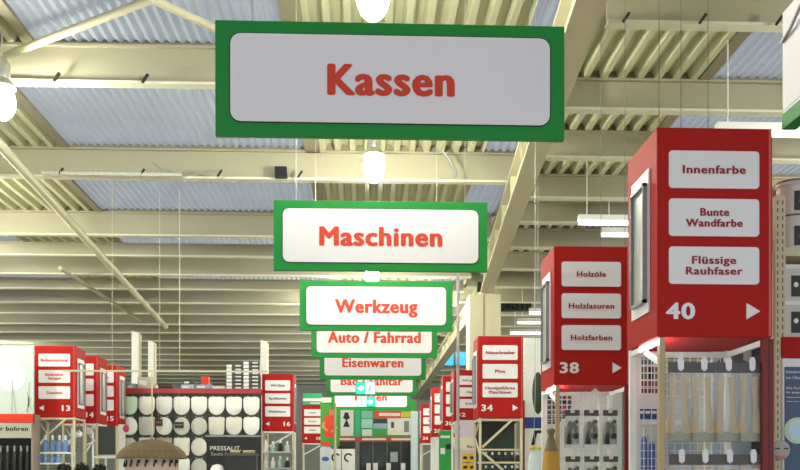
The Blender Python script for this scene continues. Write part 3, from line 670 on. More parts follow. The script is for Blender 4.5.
MB().lathe([(.17, 0), (.165, .02), (.075, .92)], (c.x, dd, 1.0), 16).build('cone', mat('ochre_paper', 'c0923a', .6, var=.15), t, smooth=True)
MB().lathe([(.076, .90), (.05, 1.0), (.028, 1.08), (.045, 1.14), (.02, 1.16)], (c.x, dd, 1.0), 14).build('tied_top', mat('brown_paper', '7c6a52', .6), t, smooth=True)
MB().box(c.x - .2, c.x + .2, dd - .2, dd + .2, 0, 1.0).build('stand', M_wpost, t)
# grey pole, lilac board, yellow cards, green banner
dd = 17.2; t = thing('grey_pole', (X(458, dd), dd, 0), 'slim grey pole left of sign 34 rising to the roof', 'pole')
MB().tube((X(458, dd), dd, 0), (X(458, dd), dd, H_P + .02), .03, 10).build('pole', mat('lilac_grey_steel', 'a8a3a8', .45), t, smooth=True)
MB().lathe([(.09, 0), (.09, .02), (.035, .05)], (X(458, dd), dd, 0), 14).build('foot', M_grey, t)
dd = 19.2; t = thing('lilac_board', (X(468, dd), dd, 0), 'pale lilac board with black lettering left of rack 34', 'board')
MB().box(X(460, dd), X(479, dd), dd, dd + .04, 0, Z(420, dd)).build('board', mat('lilac_print', 'c9bfd0', .5), t)
MB().box(X(460, dd), X(479, dd), dd - .01, dd, Z(450, dd), Z(437, dd)).build('cream_band', mat('cream_print', 'd8d3b4', .5), t)
lettering('Ihre', X(471, dd), Z(446.5, dd), dd - .014, .16, .06, M_black, t)
for i, (px, py) in enumerate(((462.5, 453.5), (469.5, 453.5), (462.5, 463), (469.5, 463))):
    t = thing('yellow_card', (X(px + 3, 19.1), 19.1, Z(py + 8, 19.1)), 'yellow price card on the lilac board, ' + ('upper left', 'upper right', 'lower left', 'lower right')[i], 'card', 'yellow price cards')
    a, b = P(px, py + 8.5, 19.1), P(px + 6.3, py, 19.1)
    MB().box(a.x, b.x, 19.15, 19.185, a.z, b.z).build('card', mat('yellow_card', 'e3b81c', .5), t)
    MB().box(a.x + .02, b.x - .03, 19.14, 19.15, a.z + .06, a.z + .12).build('print', M_dark, t)
dd = 22.5; t = thing('green_banner', (X(445, dd), dd, 0), 'narrow upright green banner with white print', 'banner')
MB().box(X(439, dd), X(451.5, dd), dd, dd + .04, 0, Z(430.5, dd)).build('banner', mat('leaf_green_print', '2f9e4a', .5), t)
MB().box(X(440.5, dd), X(450, dd), dd - .01, dd, Z(438, dd), Z(435.5, dd)).build('white_print', M_label, t)
MB().box(X(440.5, dd), X(445, dd), dd - .01, dd, Z(454, dd), Z(448, dd)).build('white_print', M_label, t)
MB().box(X(446, dd), X(451, dd), dd - .01, dd, Z(449, dd), Z(444, dd)).build('dark_print', M_dark, t)
dd = 26.5; t = thing('white_banner', (X(435, dd), dd, 0), 'narrow white banner behind the green banner', 'banner')
MB().box(X(432, dd), X(439, dd), dd, dd + .04, 0, Z(437, dd)).build('banner', M_label, t)

# ------------------------------------------------------------------ left: bottles, drill display, dark board
M_bot = mat('blue_grey_bottle', '6f8fc4', .25, var=.12)
b0 = None
for nm, py, pxs, h, r in (('upper', 452.5, (45.5, 52.5, 59.5, 65.5), .34, .056), ('lower', 463, (39, 45.5, 52, 58.5), .2, .058)):
    b0 = None
    for i, px in enumerate(pxs):
        loc = (X(px, 18.72), 18.72, Z(py, 18.7)); lb = 'blue-grey bottle on %s shelf under sign 13, %s' % (nm, ords[i])
        if b0 is None: b0 = small_bottle(loc, lb, M_bot, h, r, 'blue bottles under sign 13')
        else: copy_tree(b0, loc, None, lb)
dd = 18.25; t = thing('tool_display', (X(14, dd), dd, 0), 'white tool display with red stripe and black lettering at left edge', 'display')
xa, xb = X(-40, dd), X(33.5, dd)
MB().box(xa, xb, dd, dd + .05, Z(415, dd), Z(345.5, dd)).build('poster', mat('pale_mint_print', 'cdd9d5', .4, var=.06, scale=1.5), t)
MB().box(xa, xb, dd - .02, dd + .02, Z(346.5, dd), Z(345, dd)).build('poster_rail', M_ivory, t)
disc(11, 377, dd, .28, mat('pale_print_disc', 'eef4ee', .5), 'printed_disc', t, .004)
st = MB()
for p0, p1 in (((12, 413), (12.5, 380)), ((16, 413), (13, 388)), ((28, 413), (29.5, 382)), ((31, 410), (27, 392)), ((26, 412), (31, 398))):
    a, b = P(*p0, dd), P(*p1, dd); st.bar((a.x, dd - .004, a.z), (b.x, dd - .004, b.z), .004, .025)
st.build('printed_stems', mat('grey_print', 'b2c0bd', .5), t)
MB().box(xa, xb, dd - .03, dd + .05, Z(423.5, dd), Z(415, dd)).build('red_stripe', mat('bright_red_stripe', 'e23b22', .45), t)
fa = MB().box(xa, X(32, dd), dd - .03, dd + .05, Z(438.5, dd), Z(424, dd)).build('fascia', mat('warm_grey_board', 'b7b2a4', .5), t)
lettering('er bohren', X(13, dd), Z(429.5, dd), dd - .034, .60, .085, M_black, fa, bold=.04)
MB().box(xa, X(31, dd), dd + .3, dd + .34, 0, Z(438.5, dd)).build('back_panel', M_dark, t)
MB().box(X(31, dd), X(33.5, dd), dd, dd + .36, 0, Z(415, dd)).build('side_panel', mat('grey_brown_side', '9a8a80', .5), t)
MB().box(xa, xb, dd, dd + .36, 0, .9).build('base_cabinet', M_dark, t)
h0 = None
for i, px in enumerate((0.5, 7.5, 14.5, 21, 27.5)):
    loc = (X(px, dd + .1), dd + .1, Z(470, dd)); lb = 'dark hanging tool with pale tip in the left display, %s from left' % ('first', 'second', 'third', 'fourth', 'fifth')[i]
    if h0 is None:
        h0 = thing('hanging_tool', loc, lb, 'tool', 'dark tools in the left display'); x, y, z = loc
        MB().lathe([(.03, -.3), (.045, -.28), (.045, .30), (.028, .36)], loc, 12).build('body', mat('dark_tool_plastic', '2b2d2c', .4), h0, smooth=True)
        MB().lathe([(.026, .36), (.026, .46), (.012, .48)], loc, 10).build('tip', M_grey, h0, smooth=True)
        MB().tube((x, y, z + .46), (x, y + .22, z + .46), .006, 6).build('hook', M_zinc, h0)
    else: copy_tree(h0, loc, None, lb)
dd = 19.9; t = thing('dark_board', (X(107, dd), dd, 0), 'dark framed board standing under sign 14', 'board')
MB().box(X(97.5, dd), X(117, dd), dd, dd + .03, Z(455, dd), Z(427, dd)).build('board', mat('dark_grey_green_board', '3c443f', .35, var=.2), t)
f = MB()
for p in (97, 117): f.box(X(p, dd) - .025, X(p, dd) + .025, dd - .02, dd + .05, 0, Z(427, dd))
f.box(X(97, dd), X(117, dd), dd - .02, dd + .05, Z(456.5, dd), Z(455, dd)); f.build('frame', M_ivory, t)
MB().box(X(94, dd), X(121, dd), dd - .05, dd + .1, Z(458.5, dd), Z(456.5, dd)).build('ledge', M_wpost, t)
t = thing('white_partition', (X(120, 21.6), 21.6, 0), 'narrow white panel beside the toilet seat wall', 'panel')
MB().box(X(118.5, 21.6), X(124, 21.6), 21.6, 21.66, 0, Z(425, 21.6)).build('panel', M_wpost, t)
# white round goods and boxes around sign 14's rack
for i, (px, py, r, dd, sg_) in enumerate(((89.5, 431, .08, 20.5, s14), (79, 434, .07, 19.3, s13), (73, 456, .05, 19.1, s13))):
    c = P(px, py, dd); t = thing('white_globe', (c.x, dd, c.z), 'round white lamp globe beside rack 13, ' + ('highest', 'middle', 'lowest')[i], 'globe', 'white globes beside rack 13')
    MB().ball((c.x, dd, c.z), r, 14, 8).build('globe', mat('opal_plastic', 'f2f0ea', .3), t, smooth=True)
    MB().tube((c.x, dd, c.z + r*.9), (c.x, dd, sg_.location.z - .001), .006, 6).build('cord', M_zinc, t)
    MB().lathe([(.02, r*.93), (.03, r*1.0), (.02, r*1.25)], (c.x, dd, c.z), 10).build('collar', M_ivory, t)
for i, (px, py) in enumerate(((64, 467), (82, 466.5), (100, 467.5))):
    c = P(px, py, 17.5); t = thing('dark_bush', (c.x, 17.5, 0), 'dark leafy ball plant at the lower left edge, ' + ('left', 'middle', 'right')[i], 'plant', 'dark ball plants at lower left')
    MB().tube((c.x, 17.5, .3), (c.x, 17.5, c.z - .1), .02, 8).build('stem', M_flash, t)
    MB().lathe([(.09, 0), (.115, .3)], (c.x, 17.5, 0), 14).build('pot', M_dark, t, smooth=True)
    lv = MB()
    for k in range(140):
        th, ph = random.uniform(0, 2*math.pi), math.acos(random.uniform(-1, 1)); dvec = Vector((math.sin(ph)*math.cos(th), math.sin(ph)*math.sin(th), math.cos(ph)))
        o = Vector((c.x, 17.5, c.z - .07)) + dvec*.09; u = dvec.orthogonal().normalized()*.018; w_ = dvec*.06 + dvec.cross(u)*1.2
        lv.add([o - u, o + u, o + w_ + u*.3, o + w_ - u*.3], [(0, 1, 2, 3)])
    lv.ball((c.x, 17.5, c.z - .07), .09, 12, 7); lv.build('foliage', mat('dark_foliage', '262a20', .7), t)

# ------------------------------------------------------------------ toilet seat wall
dw = 23.0; t = thing('seat_display', (X(193, dw), dw, 0), 'dark display wall with red top rail behind the toilet seats', 'display')
xa, xb = X(122, dw), X(261, dw)
MB().box(xa, xb, dw, dw + .08, 0, Z(395, dw)).build('back_panel', mat('dark_green_grey_panel', '3a463f', .5), t)
MB().box(xa, xb, dw - .08, dw + .35, Z(394.5, dw), Z(389.5, dw)).build('top_rail', mat('crimson_rail', 'a8363c', .45), t)
for i in range(9): MB().box(X(138 + 17.5*i - 17.5, dw) - .015, X(138 + 17.5*i - 17.5, dw) + .015, dw - .02, dw, .5, Z(395, dw)).build('divider', mat('dark_divider', '272d29', .5), t)
MB().box(X(206, dw), xb, dw - .10, dw, Z(437.5, dw), Z(435.5, dw)).build('ledge', M_grey, t)
def seat(loc, label, m_, kind):
    x, y, z = loc; t = thing('toilet_seat', loc, label, 'toilet seat', 'toilet seats on the display wall')
    wq, h = .195, .445; pts = []
    if kind == 0:    # D-shape hung with the round end down
        n = 18
        for i in range(n + 1): a = math.pi + math.pi*i/n; pts.append((x + wq*math.cos(a), z + .22 + .22*math.sin(a)))
        pts += [(x + wq, z + h - .05), (x + wq*.82, z + h), (x - wq*.82, z + h), (x - wq, z + h - .05)]
    elif kind == 1:  # oval
        pts = [(x + wq*math.cos(2*math.pi*i/26)*(1 - .06*math.sin(2*math.pi*i/26)), z + h/2 + h/2*math.sin(2*math.pi*i/26)) for i in range(26)]
    else:            # squarish
        pts = [(x - wq*.86, z + .02), (x - wq*.5, z), (x + wq*.5, z), (x + wq*.86, z + .02), (x + wq*.97, z + .12), (x + wq, z + h - .03), (x + wq*.92, z + h), (x - wq*.92, z + h), (x - wq, z + h - .03), (x - wq*.97, z + .12)]
    inner = [(x + (p[0] - x)*.9, z + h/2 + (p[1] - z - h/2)*.92) for p in pts]
    n = len(pts); mb = MB()
    vs = [(p[0], y - .02, p[1]) for p in pts] + [(p[0], y - .045, p[1]) for p in pts] + [(p[0], y - .06, p[1]) for p in inner]
    fs = [(i, (i+1) % n, n + (i+1) % n, n + i) for i in range(n)] + [(n+i, n+(i+1) % n, 2*n+(i+1) % n, 2*n+i) for i in range(n)] + [tuple(range(2*n, 3*n)), tuple(range(n-1, -1, -1))]
    mb.add(vs, fs); mb.build('lid', m_, t, smooth=True)
    mb = MB(); mb.v = [(v[0], v[1] + .022, v[2]) for v in mb.v]; MB().prism([(x + (p[0] - x)*1.02, z + h/2 + (p[1] - z - h/2)*1.015) for p in pts], y - .02, y - .004).build('seat_ring', m_, t)
    for s_ in (-1, 1): MB().tube((x + s_*.08 - .02, y - .03, z + h + .012), (x + s_*.08 + .02, y - .03, z + h + .012), .012, 8).build('hinge', M_zinc, t)
    return t
S1 = mat('glossy_white_seat', 'f4f5f3', .25, var=.01); S2 = mat('pale_grey_seat', 'cdd0c6', .3); S3 = mat('beige_seat', 'b3a48a', .35); S4 = mat('mint_tinted_seat', 'c9edd0', .25, var=.2, scale=3); S5 = mat('warm_white_seat', 'e6e4da', .3)
rows = [(416, 'top', [(0, S4)] + [(0, S1)]*7), (436, 'second', [(1, S1), (2, S2), (1, S1), (1, S2), (1, S2), (2, S5), (0, S5), (0, S1)]),
        (456.5, 'third', [(1, S2), (2, S5), (2, S3), (2, S5), (1, S5)]), (477, 'lowest', [(1, S5), (1, S5), (1, S5), (0, S1), (1, S2)])]
on = ['first', 'second', 'third', 'fourth', 'fifth', 'sixth', 'seventh', 'eighth']
for py, rn, ks in rows:
    for i, (k, m_) in enumerate(ks):
        px = 129.7 + 17.4*i
        seat((X(px, dw), dw - .004, Z(py - .5, dw)), 'toilet seat in the %s row of the display wall, %s from left' % (rn, on[i]), m_, k)
sg = thing('brand_board', (X(234, dw), dw - .06, Z(470, dw)), 'black board with white PRESSALIT lettering on the display wall', 'sign')
MB().box(X(207, dw), xb, dw - .06, dw - .002, Z(473, dw), Z(438, dw)).build('board', mat('black_board', '1b1e1c', .4), sg)
lettering('PRESSALIT.', X(226, dw), Z(448.5, dw), dw - .064, .76, .105, M_label, sg, bold=.0)
lettering('Seats for life', X(226, dw), Z(454, dw), dw - .064, .72, .085, mat('dim_white_print', 'a9aca6', .5), sg, bold=.0)
# little tags on the wall
for px, py, ww, hh, c_, lb in ((158.5, 422.5, 4, 3.5, '5b3a20', 'small brown tag hanging in front of the toilet seats'), (179, 425, 4.5, 3, '2c302c', 'small dark card hanging in front of the toilet seats')):
    a, b = P(px - ww, py + hh, 22.86), P(px + ww, py - hh, 22.86)
    t = thing('shelf_tag', ((a.x+b.x)/2, 22.86, a.z), lb, 'tag'); MB().box(a.x, b.x, 22.86, 22.88, a.z, b.z).build('card', mat('tag_' + c_, c_, .5), t)
    MB().box(a.x + .02, b.x - .02, 22.855, 22.86, (a.z + b.z)/2 - .01, (a.z + b.z)/2 + .015).build('print_line', M_flash, t)
    MB().path([((a.x+b.x)/2, 22.87, b.z), ((a.x+b.x)/2, 22.87, Z(392, 23)), ((a.x+b.x)/2, 22.93, Z(392, 23))], .003, 5).build('cord', M_zinc, t)
c = P(126, 428.5, 21.5); t = thing('magenta_balloon', (c.x, 21.5, c.z - .1), 'small magenta balloon at the left end of the seat wall', 'balloon')
MB().ball((c.x, 21.5, c.z), .07, 14, 8, sz=1.25).build('balloon', mat('magenta_latex', 'c8306e', .3), t, smooth=True)
MB().lathe([(.004, .0), (.014, -.02)], (c.x, 21.5, c.z - .085), 8).build('knot', mat('magenta_latex', ''), t)
MB().tube((c.x, 21.5, c.z - .1), (X(122, 21.58), 21.6, c.z - .3), .003, 5).build('string', M_label, t)
# goods on top of the wall
def carton(px0, px1, py0, py1, d, c_, label, group='goods on top of the seat wall', strip=True):
    a, b = P(px0, py1, d), P(px1, py0, d); t = thing('carton', ((a.x+b.x)/2, d + .1, a.z), label, 'carton', group)
    MB().box(a.x, b.x, d, d + .2, a.z, b.z).build('body', mat('carton_' + c_, c_, .55), t, bevel=.006)
    if strip: MB().box(a.x + (b.x-a.x)*.1, a.x + (b.x-a.x)*.6, d - .004, d, a.z + (b.z-a.z)*.3, a.z + (b.z-a.z)*.7).build('label_strip', M_stone, t)
    return t
dt = dw + .02
carton(127, 136, 383.5, 389.5, dt, '8fa3a6', 'small blue-grey carton at the left end of the seat wall top')
carton(137.5, 153, 377, 389.5, dt, 'b9b7a2', 'pale large carton on the seat wall top')
carton(154.5, 158, 385, 389.5, dt, 'd8d4c6', 'tiny white carton beside the dark roll on the seat wall top')
carton(181, 194, 384.5, 389.5, dt, '9db6c6', 'pale blue flat carton under the dark one')
carton(183, 193, 380.5, 384.5, dt, '3b413e', 'dark flat carton on the pale blue one')
carton(195.5, 211, 384.5, 389.5, dt, '7fa0ba', 'blue flat carton under the red cube')
carton(212, 225, 386, 389.5, dt, 'c4bfae', 'beige flat carton left of the stacked dark boxes')
carton(201, 208.5, 376.5, 384.5, dt, 'e03426', 'bright red cube on the blue flat carton', strip=False)
a = P(159, 387.3, dt + .1); b = P(173, 387.3, dt + .1); t = thing('dark_roll', ((a.x+b.x)/2, dt + .1, Z(389.5, dt)), 'dark rolled mat lying on the seat wall top', 'roll')
MB().tube((a.x, dt + .1, Z(389.5, dt) + .065), (b.x, dt + .1, Z(389.5, dt) + .065), .065, 14).build('roll', mat('dark_rubber', '3d3f3b', .6), t, smooth=True)
MB().tube((a.x - .01, dt + .1, Z(389.5, dt) + .065), (b.x + .01, dt + .1, Z(389.5, dt) + .065), .022, 10).build('core', M_flash, t)
for cidx, (px0, top, n) in enumerate(((226.5, 364, 7), (243.5, 361, 8))):
    hpx = (389.5 - top)/n
    for k in range(n):
        d_ = dt; a, b = P(px0, 389.5 - hpx*k, d_), P(px0 + 16, 389.5 - hpx*(k+1), d_)
        t = thing('storage_box', ((a.x+b.x)/2, d_ + .15, a.z), 'dark box with white end in the %s stack beside sign 16, %s from bottom' % (('left', 'right')[cidx], on[k]), 'box', 'stacked dark boxes beside sign 16')
        MB().box(a.x + .13, b.x, d_, d_ + .3, a.z + .001, b.z - .012).build('body', mat('dark_slate_box', '4b5150', .5), t)
        MB().box(a.x, a.x + .13, d_ - .01, d_ + .3, a.z + .001, b.z - .02).build('white_end', M_label, t)
        MB().box(a.x + .22, a.x + .36, d_ - .006, d_, a.z + .03, a.z + .065).build('label_strip', M_stone, t)
# white slabs rising behind the wall
for i, (p0, p1, py) in enumerate(((131.5, 138.5, 332.5), (148, 153.5, 341.5), (260.5, 266.5, 340.5))):
    dd = 26.0; t = thing('white_slab', (X((p0+p1)/2, dd), dd, 0), 'tall white slab rising ' + ('behind the pale carton, left one', 'behind the pale carton, right one', 'behind sign 16')[i], 'panel', 'tall white slabs')
    a, b = X(p0, dd), X(p1, dd)
    MB().prism([(a, 0), (b, 0), (b, Z(py + 2, dd)), (a, Z(py, dd))], dd, dd + .25).build('slab', M_wpost, t)
    MB().prism([(b, 0), (b + .03, 0), (b + .03, Z(py + 2.6, dd)), (b, Z(py + 2.2, dd))], dd + .02, dd + .24).build('edge_band', M_ivory, t)
# thin hanging rail with its rods in front of the left signs
dd = 17.0; t = thing('hanging_rail', (X(160, dd), dd, Z(372, dd)), 'thin cream rail hanging on rods in front of the left red signs', 'rail')
MB().box(X(62, dd), X(268, dd), dd, dd + .03, Z(373, dd), Z(371.3, dd)).build('rail', M_ivory, t)
for px in (112, 159.5, 179.5): MB().tube((X(px, dd), dd + .015, Z(372, dd)), (X(px, dd), dd + .015, H_D + .05), .008 if px > 170 else .005, 6).build('rod', M_ivory, t)
# thatched kiosk
dd = 15.0; c = P(152, 457, dd); t = thing('thatched_stand', (c.x, dd, 0), 'round stand with brown shingled canopy in front of the toilet seats', 'stand')
M_th = mat('brown_thatch', '68573f', .8, var=.3, scale=22, bump=.4)
tiers = [(.56, -.01, .50, .10), (.51, .085, .41, .175), (.42, .165, .29, .235), (.30, .225, .16, .268), (.17, .26, .02, .288)]
sh = {}
for k, (r0, z0, r1, z1) in enumerate(tiers):
    n = max(8, int(2*math.pi*r0/.115)); me = None
    for i in range(n):
        a = 2*math.pi*(i + .5*(k % 2))/n; hw = math.pi/n*.96
        if me is None:
            mb = MB(); vs = []
            for r_, z_, e in ((r0, z0, 0), (r1, z1, 0), (r0, z0 - .018, 0), (r1, z1 - .018, 0)):
                vs += [(r_*math.cos(-hw), r_*math.sin(-hw), z_), (r_*math.cos(hw), r_*math.sin(hw), z_)]
            mb.add(vs, [(0, 1, 3, 2), (4, 6, 7, 5), (0, 4, 5, 1), (2, 3, 7, 6), (0, 2, 6, 4), (1, 5, 7, 3)])
            o = mb.build('shingle', M_th, t, origin=(0, 0, 0)); me = o.data
        else: o = bpy.data.objects.new('shingle', me); COL.objects.link(o); o.parent = t
        o.location = (0, 0, c.z + random.uniform(-.004, .004)); o.rotation_euler = (0, 0, a)
MB().lathe([(.02, .27), (.03, .29), (.012, .31)], (c.x, dd, c.z), 10).build('finial', M_th, t)
M_pink = mat('pale_pink_print', 'c9b3ab', .6, var=.12)
dr = MB().lathe([(.42, .3), (.42, c.z + .01)], (c.x, dd, 0), 24).build('drum', M_pink, t, smooth=True)
for i in range(9):
    a = math.radians(-162 + 18*i); x, y = c.x + .425*math.cos(a), dd + .425*math.sin(a)
    MB().tube((x - .012, y, c.z - .16), (x + .012, y, c.z - .05), .016, 6).tube((x + .03, y, c.z - .05), (x + .03, y, c.z - .1), .014, 6).build('printed_figure', M_dark, dr)
MB().tube((c.x, dd, c.z + .28), (c.x, dd, Z(374, dd)), .012, 8).build('pole', M_ivory, t)
MB().lathe([(.5, 0), (.5, .3)], (c.x, dd, 0), 24).build('plinth', M_wpost, t)
# black case with beige goods on it
dd = 17.0; a, b = P(225, 480, dd), P(256, 454.5, dd); t = thing('black_case', ((a.x+b.x)/2, dd + .2, 0), 'black case with grey rim in front of the PRESSALIT board', 'case')
MB().rrect(a.x, b.x, a.z, b.z, .03, dd, dd + .35).build('body', mat('black_case_plastic', '2a2b2a', .4), t)
MB().rrect(a.x - .015, b.x + .015, b.z - .02, b.z + .02, .015, dd - .02, dd + .37).build('rim', M_card, t)
MB().box(a.x + .02, b.x - .02, dd + .02, dd + .33, 0, a.z).build('stand', M_wpost, t)
for i, (p0, p1) in enumerate(((229, 239), (242, 254))):
    q0, q1 = X(p0, dd), X(p1, dd); t = thing('beige_roll', ((q0+q1)/2, dd + .15, b.z + .02), 'beige rolled cloth on top of the black case, ' + ('left', 'right')[i], 'cloth', 'beige cloths on the black case')
    MB().tube((q0, dd + .15, b.z + .052), (q1, dd + .15, b.z + .052), .032, 12).build('roll', mat('beige_cloth', 'b7a98a', .8), t, smooth=True)
    MB().tube((q0 - .004, dd + .15, b.z + .052), (q1 + .004, dd + .15, b.z + .052), .012, 8).build('core', M_flash, t)
c = P(216.5, 468, 17.0); t = thing('white_bowl', (c.x, 17.1, 0), 'white domed basin left of the black case', 'basin')
MB().lathe([(.05, c.z - .16), (.12, c.z - .12), (.13, c.z - .02), (.09, c.z + .05), (.02, c.z + .07)], (c.x, 17.1, 0), 18).build('basin', S1, t, smooth=True)
MB().lathe([(.10, 0), (.06, .1), (.05, c.z - .16)], (c.x, 17.1, 0), 14).build('pedestal', S1, t, smooth=True)

# goods under sign 16
x, y, z = s16.location
for zz, nm in ((Z(452, 23.0), 'upper'), (Z(468, 23.0), 'lower')):
    t = thing('glass_shelf', (x, 22.95, zz), 'pale glass shelf under sign 16, %s one' % nm, 'shelf', 'glass shelves under sign 16')
    MB().box(x - .36, x + .36, 22.82, 23.1, zz - .02, zz).build('pane', mat('pale_glass_sheet', 'cfdcda', .1), t)
    MB().box(x - .36, x + .36, 22.81, 22.83, zz - .03, zz + .005).build('edge_strip', M_zinc, t)
    for i, dx in enumerate((-.27, -.1, .08, .25)):
        small_bottle((x + dx, 22.95, zz), 'pale bottle on %s glass shelf under sign 16, %s' % (nm, ords[i]), (S2, M_stone, mat('aqua_bottle', '9fb8b8', .3), M_tool)[(i + (nm == 'upper')) % 4], .30 - .04*(i % 2), .06, 'bottles under sign 16')

# ------------------------------------------------------------------ far end: exit signs, poster, green back board, cabinets
M_teal = mat('lit_teal_panel', '37c8a8', .4, var=0, emit=.7); M_lit = mat('lit_white_panel', 'd8fff4', .4, var=0, emit=.9)
for i, (p0, p1, y0, y1, ar) in enumerate(((355.5, 375.5, 382, 394.5, -1), (357, 375.5, 396.5, 407, 1))):
    dd = 21.5 + 1.4*i; a, b = P(p0, y1, dd), P(p1, y0, dd); t = thing('exit_sign', ((a.x+b.x)/2, dd, a.z), 'lit teal emergency exit sign, ' + ('upper one with left arrow', 'lower one with right arrow')[i], 'exit sign', 'emergency exit signs')
    MB().box(a.x, b.x, dd, dd + .12, a.z, b.z).build('housing', mat('teal_housing', '2f9d84', .5), t, bevel=.01)
    xm = (a.x + b.x)/2; xl, xr_ = (a.x + .015, xm) if ar < 0 else (xm, b.x - .015)
    MB().box(xl, xr_, dd - .01, dd, a.z + .015, b.z - .015).build('arrow_panel', M_teal, t)
    ol, orr = (xm, b.x - .015) if ar < 0 else (a.x + .015, xm)
    MB().box(ol, orr, dd - .01, dd, a.z + .015, b.z - .015).build('pictogram_panel', M_lit, t)
    cx, cz, s = (xl + xr_)/2, (a.z + b.z)/2, .075
    MB().prism([(cx - s*ar*.3, cz - s), (cx + s*ar, cz), (cx - s*ar*.3, cz + s)] if ar > 0 else [(cx - s*ar*.3, cz + s), (cx + s*ar, cz), (cx - s*ar*.3, cz - s)], dd - .02, dd - .01).box(min(cx - s*ar, cx - s*ar*.3), max(cx - s*ar, cx - s*ar*.3), dd - .02, dd - .01, cz - .03, cz + .03).build('arrow', M_lit, t)
    px_, pz = (ol + orr)/2, cz
    MB().ball((px_, dd - .014, pz + .06), .02, 8, 5, sy=.2).bar((px_, dd - .015, pz + .04), (px_ - .02, dd - .015, pz - .03), .01, .035).bar((px_ - .02, dd - .015, pz - .03), (px_ + .03, dd - .015, pz - .09), .01, .02).bar((px_ - .02, dd - .015, pz - .03), (px_ - .06, dd - .015, pz - .08), .01, .02).build('running_figure', M_teal, t)
    for xx in (a.x + .1, b.x - .1): MB().tube((xx, dd + .06, b.z - .01), (xx, dd + .06, H_D + .05), .006, 6).build('wire', M_zinc, t)
dd = 30.0; t = thing('staff_poster', (X(328, dd), dd, 0), 'green poster of a figure in a red shirt at the aisle end', 'poster')
MB().box(X(320.5, dd), X(339.5, dd), dd, dd + .04, Z(446, dd), Z(402, dd)).build('poster', mat('mid_green_print', '3f9a3a', .5), t)
def poly(pts, d, m_, name, par, th=.008):
    q = [P(a, b, d) for a, b in pts]; MB().prism([(p.x, p.z) for p in q], d - th, d).build(name, m_, par)
M_shirt = mat('orange_red_print', 'e5452a', .5); M_skin = mat('skin_tone_print', 'd99a72', .5)
poly([(325, 437), (333.5, 437), (334.5, 421), (333, 415), (329, 414), (325, 417), (323, 422)], dd, M_shirt, 'shirt', t)
poly([(329.5, 415), (333, 415), (333.6, 410.5), (332.5, 407), (330, 407.5), (329.2, 411)], dd - .002, mat('orange_skin_print', 'dd7a4c', .5), 'head', t)
poly([(323, 422), (321.5, 427), (327, 431.5), (328, 430), (324.5, 426.5), (325.5, 422)], dd - .009, M_skin, 'arm', t, .004)
poly([(334.5, 422), (338, 428), (331, 433), (330.5, 431.5), (335, 427.5), (333, 423)], dd - .009, M_skin, 'arm', t, .004)
poly([(322, 446), (330, 446), (330, 441.5), (322, 441.5)], dd, M_shirt, 'red_badge', t)
for px in (324, 336): MB().box(X(px, dd), X(px, dd) + .06, dd + .04, dd + .10, 0, Z(404, dd)).build('stand_leg', M_grey, t)
MB().box(X(321.5, dd), X(341, dd), dd - .06, dd - .01, Z(403, dd), Z(398, dd)).build('top_card', mat('cream_card', 'e8e3d4', .5), t)
dd = 26.0; t = thing('beige_pole', (X(335, dd), dd, 0), 'slim beige pole in front of the red-shirt poster', 'pole')
MB().tube((X(335, dd), dd, 0), (X(335, dd), dd, Z(403, dd)), .035, 10).build('pole', M_ivory, t, smooth=True); MB().lathe([(.1, 0), (.1, .03)], (X(335, dd), dd, 0), 12).build('foot', M_ivory, t)
for i, (p0, p1) in enumerate(((330.5, 341), (341.8, 355))):
    dd = 28.5; a, b = P(p0, 468, dd), P(p1, 449, dd); t = thing('picture_carton', ((a.x+b.x)/2, dd + .2, 1.0), 'white carton with a dark arc printed on it, ' + ('left', 'right')[i], 'carton', 'white cartons at the aisle end')
    MB().box(a.x, b.x, dd, dd + .4, 1.0, b.z).build('carton', M_label, t)
    MB().box(a.x, b.x, dd, dd + .4, 0, 1.0).build('plinth', M_wpost, t)
    ar = MB(); cx, cz = (a.x+b.x)/2, (a.z+b.z)/2 + .03
    for k in range(10):
        a0, a1 = math.radians(30 + 24*k), math.radians(30 + 24*(k+1)); ar.prism([(cx + .09*math.cos(a0), cz + .09*math.sin(a0)), (cx + .14*math.cos(a0), cz + .14*math.sin(a0)), (cx + .14*math.cos(a1), cz + .14*math.sin(a1)), (cx + .09*math.cos(a1), cz + .09*math.sin(a1))], dd - .006, dd)
    ar.build('printed_arc', M_black, t)
dd = 28.0; c = P(325.5, 470, dd); t = thing('blue_white_sack', (c.x, dd, 1.2), 'white sack with blue print below the red-shirt poster', 'sack')
MB().rrect(X(320, dd), X(331, dd), 1.2, Z(447, dd), .06, dd, dd + .15).build('sack', mat('pale_blue_sack', 'd5e0f0', .6), t)
MB().ball((c.x, dd, Z(459, dd)), .12, 12, 6, sy=.06, sz=.6).build('blue_print', mat('blue_print', '4f74c0', .5), t)
MB().box(X(319, dd), X(332, dd), dd - .05, dd + .25, 0, 1.2).build('stand', M_wpost, t)
# back board
dd = 39.0; t = thing('service_counter_board', (X(376, dd), dd, 0), 'wide green board with posters above the dark cabinets at the aisle end', 'board')
MB().box(X(338, dd), X(416, dd), dd, dd + .1, Z(437, dd), Z(400, dd)).build('board', mat('bright_green_print', '36a84a', .5), t)
def pan(p0, p1, y0, y1, c_, name, o=.03, emit=0):
    return MB().box(X(p0, dd), X(p1, dd), dd - o, dd, Z(y1, dd), Z(y0, dd)).build(name, mat('print_' + c_, c_, .5), t)
pan(340.5, 353.5, 409.5, 436, 'eceee8', 'poster')
poly([(343, 418), (345, 412.5), (348, 412.5), (350, 418), (347, 420), (350, 427), (343, 427), (346, 420)], dd - .03, M_dark, 'printed_figure', t)
pan(355, 360, 409, 437, '2fbf8a', 'teal_post', .05); pan(361.5, 372.5, 411, 418, '7fcfc4', 'poster'); pan(361.5, 372.5, 419, 428, 'a9e0d8', 'poster'); pan(362, 372, 429.5, 436, 'd9f3ec', 'poster')
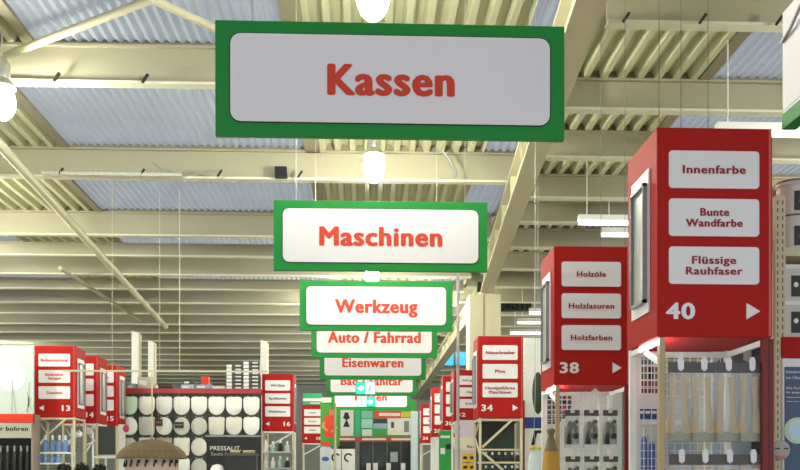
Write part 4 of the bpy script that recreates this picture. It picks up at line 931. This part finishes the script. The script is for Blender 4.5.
pan(374, 401, 411, 418.5, 'e04a34', 'red_banner'); pan(379, 400, 413, 416, 'f0e9de', 'banner_text', .04); pan(401, 413, 411.5, 417, 'd9cf3a', 'yellow_banner')
pan(373.5, 387, 419, 424, '1d3344', 'landscape_print'); pan(373.5, 387, 423.5, 428.5, '9fc4d8', 'landscape_print', .035)
pan(387.5, 413, 418, 435, 'f2f0ea', 'white_print'); pan(391, 394, 422, 428, '4a4a48', 'printed_tool', .04); pan(404, 409, 421, 432, '8b8a84', 'printed_tool', .04)
MB().box(X(334, dd), X(416, dd), dd - .25, dd, Z(442, dd), Z(437, dd)).build('red_canopy', mat('dull_red_canopy', 'b8453c', .5), t)
pan(336, 355, 438.5, 440.5, 'efe8df', 'canopy_stripe', .27); pan(362, 386, 438.5, 440.5, 'efe8df', 'canopy_stripe', .27); pan(391, 412, 438.5, 440.5, 'efe8df', 'canopy_stripe', .27)
for i, (p0, p1) in enumerate(((337, 355.5), (359.5, 372.5), (373.5, 386.5), (387.5, 400.5), (401.5, 412))):
    a, b = X(p0, dd), X(p1, dd); q = thing('dark_cabinet', ((a+b)/2, dd, 0), 'black cabinet below the green board, %s from left' % on[i], 'cabinet', 'black cabinets at the aisle end')
    MB().box(a, b, dd - .15, dd + .3, 0, Z(442, dd)).build('body', mat('near_black_laminate', '16191a', .35), q)
    MB().box(a + .08, b - .08, dd - .17, dd - .15, Z(466, dd), Z(447, dd)).build('door', mat('dark_glass_door', '2a3234', .12), q)
    if i == 3: MB().box(a + .12, b - .12, dd - .19, dd - .17, Z(462, dd), Z(452, dd)).build('notice', mat('grey_notice', '9fb0b0', .4), q)
for i, px in enumerate((368.5, 375.5, 388.5, 403)):
    q = thing('white_box', (X(px, 38.4), 38.4, 1.0), 'small white box in front of the black cabinets, %s from left' % on[i], 'box', 'small white boxes at the aisle end')
    MB().box(X(px - 2.3, 38.4), X(px + 2.3, 38.4), 38.3, 38.5, 1.0, Z(463, 38.4)).build('box', M_label, q, bevel=.02); MB().box(X(px - 2, 38.4), X(px + 2, 38.4), 38.32, 38.48, 0, 1.0).build('plinth', M_wpost, q)
dd = 36.0; t = thing('pale_column', (X(414, dd), dd, 0), 'pale blue-white column right of the green board', 'column')
MB().box(X(411, dd), X(418, dd), dd, dd + .3, 0, Z(411, dd)).build('shaft', mat('pale_blue_white_paint', 'cfe2e8', .5), t, bevel=.02); MB().box(X(410, dd), X(419, dd), dd - .04, dd + .34, 0, .12).build('foot', M_grey, t)
